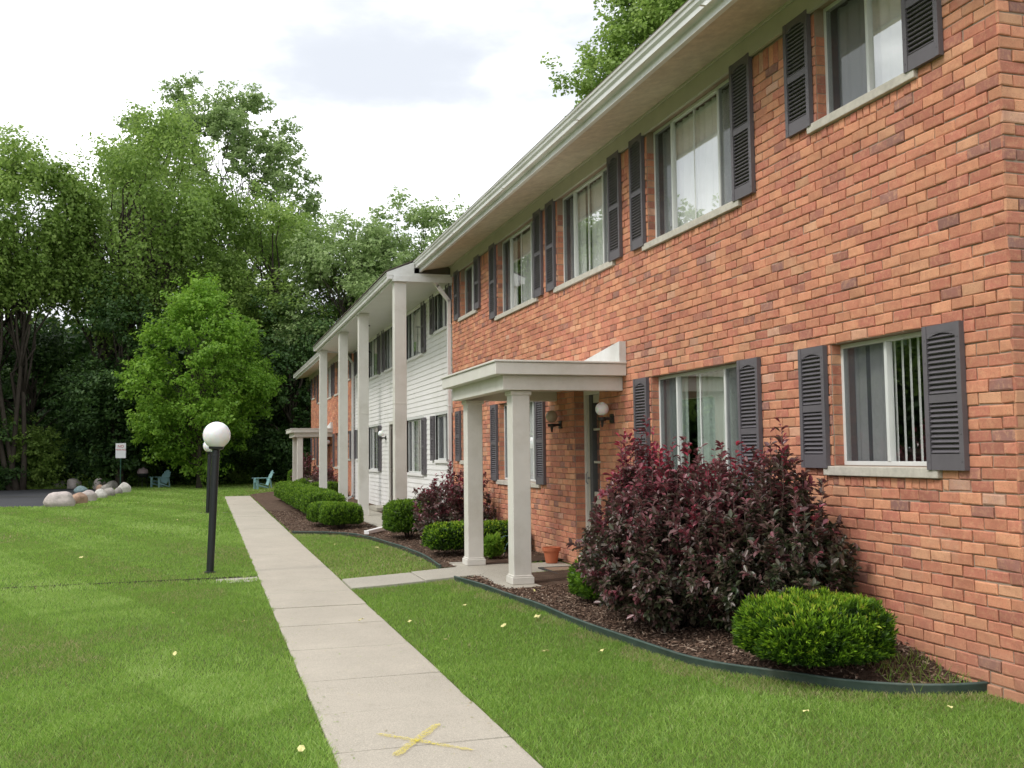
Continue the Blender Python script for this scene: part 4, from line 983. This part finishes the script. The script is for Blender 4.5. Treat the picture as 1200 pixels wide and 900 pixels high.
# boulders
def boulder(x, y, w, h, c, label, seed, d=None):
    import bmesh
    bm = bmesh.new(); bmesh.ops.create_icosphere(bm, subdivisions=3, radius=1); r = np.random.default_rng(seed); ph = r.uniform(0, 6, 6)
    pl = [(unit(r.normal(size=3)), r.uniform(.72, .92)) for _ in range(7)]
    for v in bm.verts:
        p = np.array(v.co)
        for n_, dd in pl:
            e = p@n_-dd
            if e > 0: p = p-n_*e*.75
        p *= 1+.05*math.sin(4*p[0]+ph[0])+.04*math.sin(5*p[1]+ph[1])+.03*math.sin(7*p[2]+ph[2])
        v.co = (p[0]*w/2, p[1]*(d or w*.85)/2, p[2]*h*.48+h*.28)
    me = bpy.data.meshes.new('boulder'); bm.to_mesh(me); bm.free()
    o = link('boulder', me, rockmat('stone %d' % seed, c), None, (x, y, -.28), smooth=True); o.rotation_euler = (0, 0, r.uniform(0, 3)); return tag(o, label, 'boulder', 'boulders edging the parking lot')
pk, gy, wt, tn, dk, bl = (.52,.45,.42), (.34,.31,.28), (.60,.57,.52), (.42,.27,.19), (.15,.15,.16), (.22,.30,.31)
RK = [(-4.78,37.3,1.02,.78,pk,'large pinkish boulder at the near tip of the boulder row'),(-4.45,39.3,.74,.62,tn,'rusty tan boulder just behind the large pinkish one'),(-4.35,41.4,.72,.64,pk,'pinkish boulder behind the rusty tan one'),
 (-4.15,43.9,.62,.56,wt,'nearly white boulder halfway along the boulder row'),(-4.05,46.4,.60,.60,gy,'grey boulder just past the nearly white one'),(-3.85,48.6,.42,.52,gy,'narrow grey boulder before the pale one by the sign'),(-3.72,50.3,.62,.72,wt,'pale boulder at the far end of the row below the sign post'),
 (-5.55,58.2,.75,.82,pk,'round pinkish boulder left of the sign, back row'),(-4.85,57.2,.70,.66,gy,'flat grey boulder directly left of the sign post'),(-7.1,60.6,.85,.80,pk,'round pale boulder at the back of the lot behind the blue-grey one'),(-7.95,61.5,.95,.62,gy,'low flat grey boulder at the back of the lot'),(-9.1,62.9,.85,.55,dk,'dark slate boulder at the back of the lot'),(-10.1,63.4,.95,.95,gy,'tall grey boulder farthest left at the back of the lot'),
 (-5.9,52.9,.75,.45,bl,'low blue-grey boulder lying on the asphalt inside the row'),(-4.75,44.5,.5,.5,pk,'small pinkish boulder squeezed behind the row on the asphalt side'),(-4.6,51.5,.55,.6,gy,'grey boulder behind the pale one by the sign'),(-5.1,54.0,.5,.5,tn,'small brown boulder between the back row and the blue-grey one')]
for i, (x, y, w, h, c, lb) in enumerate(RK): boulder(x, y, w, h, c, lb, 100+i)
# fallen leaves / petals on the lawn
LV = [(1.99,8.57),(2.6,8.87),(4.23,5.03),(3.38,5.23),(.51,5.73),(-.24,8.77),(.35,10.21),(-.32,11.01),(2.58,7.63),(1.45,9.9),(2.96,7.38),(2.57,10.2),(1.88,9.63),(-1.94,17.64),(-.72,27.19),(-.45,33.2),(2.4,14.9),(2.75,16.9),(2.2,18.2),(3.0,9.1),(3.5,10.7),(3.12,8.3)]
r0 = np.random.default_rng(2); leafproto = None
for i, (x, y) in enumerate(LV):
    if leafproto is None:
        m = MB(); s_ = .026; n = 8
        vs = [(0,0,.004)]+[(s_*math.cos(a)*(1.25 if abs(math.cos(a)) > .8 else .85), s_*math.sin(a)*.75, .006*math.sin(3*a)) for a in np.linspace(0, 6.283, n, endpoint=False)]
        vs2 = [(p[0], p[1], p[2]-.0015) for p in vs]
        m.add(vs+vs2, [(0, 1+k, 1+(k+1) % n) for k in range(n)]+[(n+1, n+2+(k+1) % n, n+2+k) for k in range(n)]+[(1+k, n+2+k, n+2+(k+1) % n, 1+(k+1) % n) for k in range(n)])
        o = m.build('fallen_leaf', M['petal'], None, loc=(0,0,0)); leafproto = o
    else: o = leafproto.copy(); col.objects.link(o)
    s_ = r0.uniform(.7, 1.25); o.location = (x, y, float(zg(x, y))+.045); o.rotation_euler = (r0.uniform(-.6,.6), r0.uniform(-.6,.6), r0.uniform(0, 6)); o.scale = (s_,)*3
    tag(o, 'small pale yellow fallen leaf on the grass', 'fallen leaf', 'fallen yellow leaves')

# ------------------------------------------------------------------ trees
G = -.22
T = tree
T('willow_tree', (-9.9,60,G), 19.0, (4.6,4), 56, 28000, .20, LM['tree'], 'leaning many stemmed tree at the left edge with sky between its trunks', None, .21, (-.8,0), 2, (.8,1.4), .50, .8, 4, .7, 1.3)
T('pine_tree', (-10.2,65,G), 9.6, (4.2,2.4), 44, 16000, .19, LM['dark'], 'low dark tree behind the trunks of the leaning tree at the left edge', None, .2, (0,0), 24, (.8,1.4), .04)
T('willow_tree', (-5.6,62,G), 22, (5.2,4.5), 64, 34000, .20, LM['tree'], 'broad tall tree with leaning trunk left of the young maple', None, .34, (2.4,0), 3, (.9,1.6), .42, .9, 2, .7, 1.2)
T('poplar_tree', (-.1,78,G), 31.0, (8.4,5), 230, 62000, .24, LM['cool'], 'tallest airy poplar whose open top stands above the other trees', None, .45, (.2,0), 4, (.6,1.15), .26, 0, 2, .9, .5)
T('broadleaf_tree', (3.2,63,G), 17.8, (4.9,4), 58, 28000, .19, LM['tree'], 'rounded mid green tree behind the young maple, left of the roof end', None, .33, (.5,0), 5, (1.0,1.7), .25)
T('broadleaf_tree', (8.2,60,G), 16.2, (4.4,4), 110, 30000, .19, LM['cool'], 'loose tree with sky holes directly above the far roof end', None, .28, (0,0), 6, (.7,1.2), .2, 0, 1, .75, .6)
T('broadleaf_tree', (12.6,62,G), 18.2, (5.4,4), 120, 34000, .20, LM['cool'], 'open crowned tree rising behind the roof of the white section', None, .3, (0,0), 7, (.7,1.25), .2, 0, 1, .75, .6)
T('broadleaf_tree', (17.0,66,G), 18.0, (5.2,4), 100, 26000, .20, LM['cool'], 'tree mostly hidden behind the main roof', None, .3, (0,0), 77, (.7,1.25), .2, 0, 1, .75, .6)
T('broadleaf_tree', (15.2,60,G), 16.6, (4.6,4), 110, 30000, .19, LM['cool'], 'tree just above the join of the two roofs', None, .28, (0,0), 66, (.7,1.2), .2, 0, 1, .75, .6)
T('maple_tree', (-.6,54.5,G), 11.0, (3.5,3.1), 105, 30000, .16, LM['bright'], 'young light green maple in front of the dark woods', None, .14, (.3,0), 8, (.5,1.0), .10, .15, 1, .85, .5, cone=True)
T('broadleaf_tree', (19.6,38.0,G), 23.5, (4.9,4.4), 110, 90000, .18, LM['tree'], 'big dense tree behind the near roof at the top of the picture', None, .4, (0,0), 9, (.8,1.5), .28)
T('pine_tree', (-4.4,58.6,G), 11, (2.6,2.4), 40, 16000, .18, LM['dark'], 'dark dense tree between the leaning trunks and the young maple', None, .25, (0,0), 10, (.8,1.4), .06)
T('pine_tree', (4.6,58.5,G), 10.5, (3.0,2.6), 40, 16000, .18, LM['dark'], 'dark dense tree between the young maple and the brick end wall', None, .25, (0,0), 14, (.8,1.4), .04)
lb = ['dark undergrowth bush farthest left behind the parking lot', 'dark undergrowth bush second from the left edge of the woods', 'dark undergrowth bush behind the tall grey boulder', 'dark undergrowth bush behind the low flat boulders',
      'dark undergrowth bush behind the parking sign', 'dark undergrowth bush behind the kettle grill', 'dark undergrowth bush under the left half of the maple', 'dark undergrowth bush right under the maple trunk', 'dark undergrowth bush left of the walkway end',
      'dark undergrowth bush behind the end of the walkway', 'dark undergrowth bush behind the right hand garden chair', 'dark undergrowth bush nearest the brick end wall', 'dark undergrowth bush behind the far portico']
for i, lab in enumerate(lb):
    x = -15.5+i*1.95; 
    tree('undergrowth_bush', (x, 61.6+1.2*math.sin(i*2.1), G), 4.6+1.5*math.sin(i*1.7), (1.8,1.5), 16, 7500, .17, LM['dark' if i % 3 else 'tree'], lab, 'undergrowth bushes at the wood edge', .07, (0,0), 200+i, (.7,1.2), .0, 0, 3, .8, .6, cat='bush')
for i, (x, y, h) in enumerate([(-17,58,19),(-24,52,20),(-31,44,19),(-33,33,18),(-34,22,17),(-34,10,17)]):
    tree('broadleaf_tree', (x,y,G), h, (5.2,5), 34, 9000, .34, LM['tree'], ['tree just outside the left edge of the picture', 'second tree out to the left', 'third tree out to the left', 'fourth tree out to the left', 'fifth tree out to the left', 'sixth tree out to the left'][i], 'trees along the left side of the lot', .35, (0,0), 300+i, (1.4,2.2), .12)
# far woods reading as one mass
def woods():
    r = np.random.default_rng(8); n = 90000; x = r.uniform(-45, 45, n); y = r.uniform(70, 82, n)
    top = 10+2.5*vnoise(x, y*0, 12, 5)+1.5*vnoise(x, y, 3, 6); z = G+r.uniform(0, 1, n)**.8*top
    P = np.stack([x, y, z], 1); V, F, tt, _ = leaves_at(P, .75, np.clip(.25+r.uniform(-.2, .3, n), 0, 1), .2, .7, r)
    m = 42000; y = r.uniform(-25, 75, m); x = r.uniform(-50, -40, m); z = G+r.uniform(0, 1, m)**.8*(11+2.5*vnoise(y, y*0, 12, 15)+1.5*vnoise(x, y, 3, 16))
    V2, F2, t2, _ = leaves_at(np.stack([x, y, z], 1), .95, np.clip(.45+r.uniform(-.3, .4, m), 0, 1), .2, .7, r)
    V = np.concatenate([V, V2]); F = np.concatenate([F, F2+len(V)-len(V2)]); tt = np.concatenate([tt, t2])
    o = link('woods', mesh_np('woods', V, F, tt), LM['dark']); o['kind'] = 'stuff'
woods()
mb = MB(); mb.box(-90, 90, 62.6, 63, -.3, -.205); bpy.data.objects.remove(mb.build('x', M['edgeshade']))
# ground cover at the wood edge
def cover():
    r = np.random.default_rng(18); n = 15000; x = r.uniform(-16, 11, n); y = 59.6+r.uniform(0, 1, n)*3-.5*np.sin(x)
    k = ~inpoly(x, y, LOT); x, y = x[k], y[k]; n = len(x)
    z = G+r.uniform(0, 1, n)**1.4*(.75+.4*vnoise(x, y, 2, 4)); V, F, tt, _ = leaves_at(np.stack([x, y, z], 1), .14, np.clip(.35+r.uniform(-.3, .35, n), 0, 1), .4, .6, r)
    o = link('ground_cover', mesh_np('ground_cover', V, F, tt), LM['tree']); o['kind'] = 'stuff'
cover()
# clippings, crumbs and dry leaf bits lying on the walk
def litter():
    r = np.random.default_rng(29); n = 900; x = r.uniform(.70, 1.69, n); x = np.where(r.random(n) < .55, np.where(r.random(n) < .5, .70+.10*r.random(n)**2, 1.69-.10*r.random(n)**2), x); y = 3.5+r.uniform(0, 1, n)**1.6*22
    C = np.stack([x, y, np.full(n, ZW+.006)], 1); az = r.uniform(0, 6.28, n); L = r.uniform(.004, .014, n); a = np.stack([np.cos(az), np.sin(az), r.uniform(-.15, .15, n)], 1)*L[:, None]; b = np.stack([-np.sin(az), np.cos(az), 0*az], 1)*(L*r.uniform(.15, .6, n))[:, None]
    V, F, tt, _ = quads(C, a, b, np.where(r.random(n) < .5, r.uniform(0, .15, n), r.uniform(.3, .6, n)))
    o = link('leaf_litter', mesh_np('leaf_litter', V, F, tt), LM['grass']); o['kind'] = 'stuff'
litter()
# weeds at the brick corner
def weeds():
    r = np.random.default_rng(19); n = 260; x = r.uniform(4.3, 4.8, n); y = r.uniform(5.45, 6.0, n); d = r.normal(size=(n, 3))*.5; d[:, 2] = 1; h = r.uniform(.03, .11, n)[:, None]
    p = np.stack([x, y, zg(x, y)+.03], 1); w = unit(np.cross(d, randdir(n, r)))*.003; V = np.stack([p-w, p+w, p+d*h], 1).reshape(-1, 3)
    o = link('weeds', mesh_np('weeds', V, np.arange(n*3).reshape(n, 3), np.repeat(r.uniform(.1, .8, n), 3)), LM['grass']); o['kind'] = 'stuff'
weeds()

# ------------------------------------------------------------------ sky, sun, camera
SUN_EL, SUN_AZ = 50, 262     # degrees; azimuth clockwise from +Y
w = bpy.data.worlds.new('World'); sc.world = w; w.use_nodes = True; nt = w.node_tree
for x in list(nt.nodes): nt.nodes.remove(x)
n = N(nt)
sky = n('ShaderNodeTexSky'); sky.sky_type = 'NISHITA'; sky.sun_disc = False; sky.sun_elevation = R(SUN_EL); sky.sun_rotation = R(SUN_AZ); sky.dust_density = 2; sky.air_density = 1
tc = n('ShaderNodeTexCoord').outputs['Generated']
mp = n('ShaderNodeMapping', {'Vector': tc}); mp.inputs['Scale'].default_value = (1, 1, 2.4)
f1 = n('ShaderNodeTexNoise', {'Vector': mp.outputs[0], 'Scale': 2.3, 'Detail': 7, 'Roughness': .52}).outputs['Fac']
f2 = n('ShaderNodeTexNoise', {'Vector': mp.outputs[0], 'Scale': 1.6, 'Detail': 5, 'Roughness': .5, 'Distortion': .3}).outputs['Fac']
cloud = n.ramp(f1, [(.42, (7.7, 8.1, 8.8)), (.50, (9.5, 9.8, 10.2)), (.58, (15, 15.2, 15.4)), (.68, (20, 20, 20))])
cov = n.ramp(f2, [(.30, (.80, .80, .80)), (.50, (1, 1, 1))])
def skydir(u, v):
    x, y = u-600, -(v-450); c, s_ = math.cos(R(.65)), math.sin(R(.65)); x, y = c*x+s_*y, -s_*x+c*y
    a, b = R(16.972), R(3.958); f = np.array([math.sin(a)*math.cos(b), math.cos(a)*math.cos(b), math.sin(b)]); rr = np.array([math.cos(a), -math.sin(a), 0]); return unit(f*1170+rr*x+np.cross(rr, f)*y)
def greycloud(az, elv, wa, we):
    # one grey-blue cloud bank, placed by compass direction and elevation, ragged by noise
    sp = n('ShaderNodeSeparateXYZ', {0: tc}); A_ = n.math('ARCTAN2', sp.outputs[0], sp.outputs[1]); E_ = n.math('ARCSINE', sp.outputs[2])
    da = n.math('DIVIDE', n.math('SUBTRACT', A_, az), wa); de = n.math('DIVIDE', n.math('SUBTRACT', E_, elv), we)
    q = n.math('SQRT', n.math('ADD', n.math('MULTIPLY', da, da), n.math('MULTIPLY', de, de)))
    q = n.math('ADD', q, n.math('MULTIPLY', n.math('SUBTRACT', f1, .5), 3.2))
    return n.ramp(q, [(.25, (1,1,1)), (1.0, (0,0,0))], 'EASE')
for (u, v, wa, we) in ((520, 118, .42, .11), (660, 50, .36, .08), (390, 100, .24, .06)):
    dd = skydir(u, v); cloud = n.mix(greycloud(math.atan2(dd[0], dd[1]), math.asin(dd[2]), wa, we), cloud, (6.9, 7.3, 8.0))
cc = n.mix(cov, sky.outputs[0], cloud)
bg = n('ShaderNodeBackground', {'Color': cc, 'Strength': .1}); nt.links.new(bg.outputs[0], n('ShaderNodeOutputWorld').inputs[0])
sl = bpy.data.lights.new('sun', 'SUN'); sl.energy = 1.5; sl.angle = R(14); sl.color = (1, .96, .9)
so = bpy.data.objects.new('sun', sl); col.objects.link(so)
az, el = R(SUN_AZ), R(SUN_EL); d = np.array([math.sin(az)*math.cos(el), math.cos(az)*math.cos(el), math.sin(el)])
from mathutils import Vector, Matrix
so.rotation_euler = Vector(d).to_track_quat('Z', 'Y').to_euler()
cam = bpy.data.cameras.new('camera'); cam.sensor_width = 36; cam.lens = 1170/1200*36; cam.clip_end = 2000; cam.clip_start = .05
co = bpy.data.objects.new('camera', cam); col.objects.link(co); sc.camera = co
th, p, rl = R(16.97235712942388), R(3.957610838300905), R(.65)
fw = Vector((math.sin(th)*math.cos(p), math.cos(th)*math.cos(p), math.sin(p))); rt = Vector((math.cos(th), -math.sin(th), 0)); up = rt.cross(fw)
# image content leans counter-clockwise by rl: rotate the camera clockwise
r2 = rt*math.cos(rl)-up*math.sin(rl); u2 = rt*math.sin(rl)+up*math.cos(rl)
mt = Matrix((( r2.x, u2.x, -fw.x, 0), (r2.y, u2.y, -fw.y, 0), (r2.z, u2.z, -fw.z, 1.43), (0,0,0,1)))
co.matrix_world = mt
vs = sc.view_settings; vs.view_transform = 'Standard'; vs.look = 'None'; vs.exposure = .28; vs.gamma = 1
sc.render.engine = 'CYCLES'; sc.cycles.max_bounces = 8; sc.cycles.transparent_max_bounces = 12
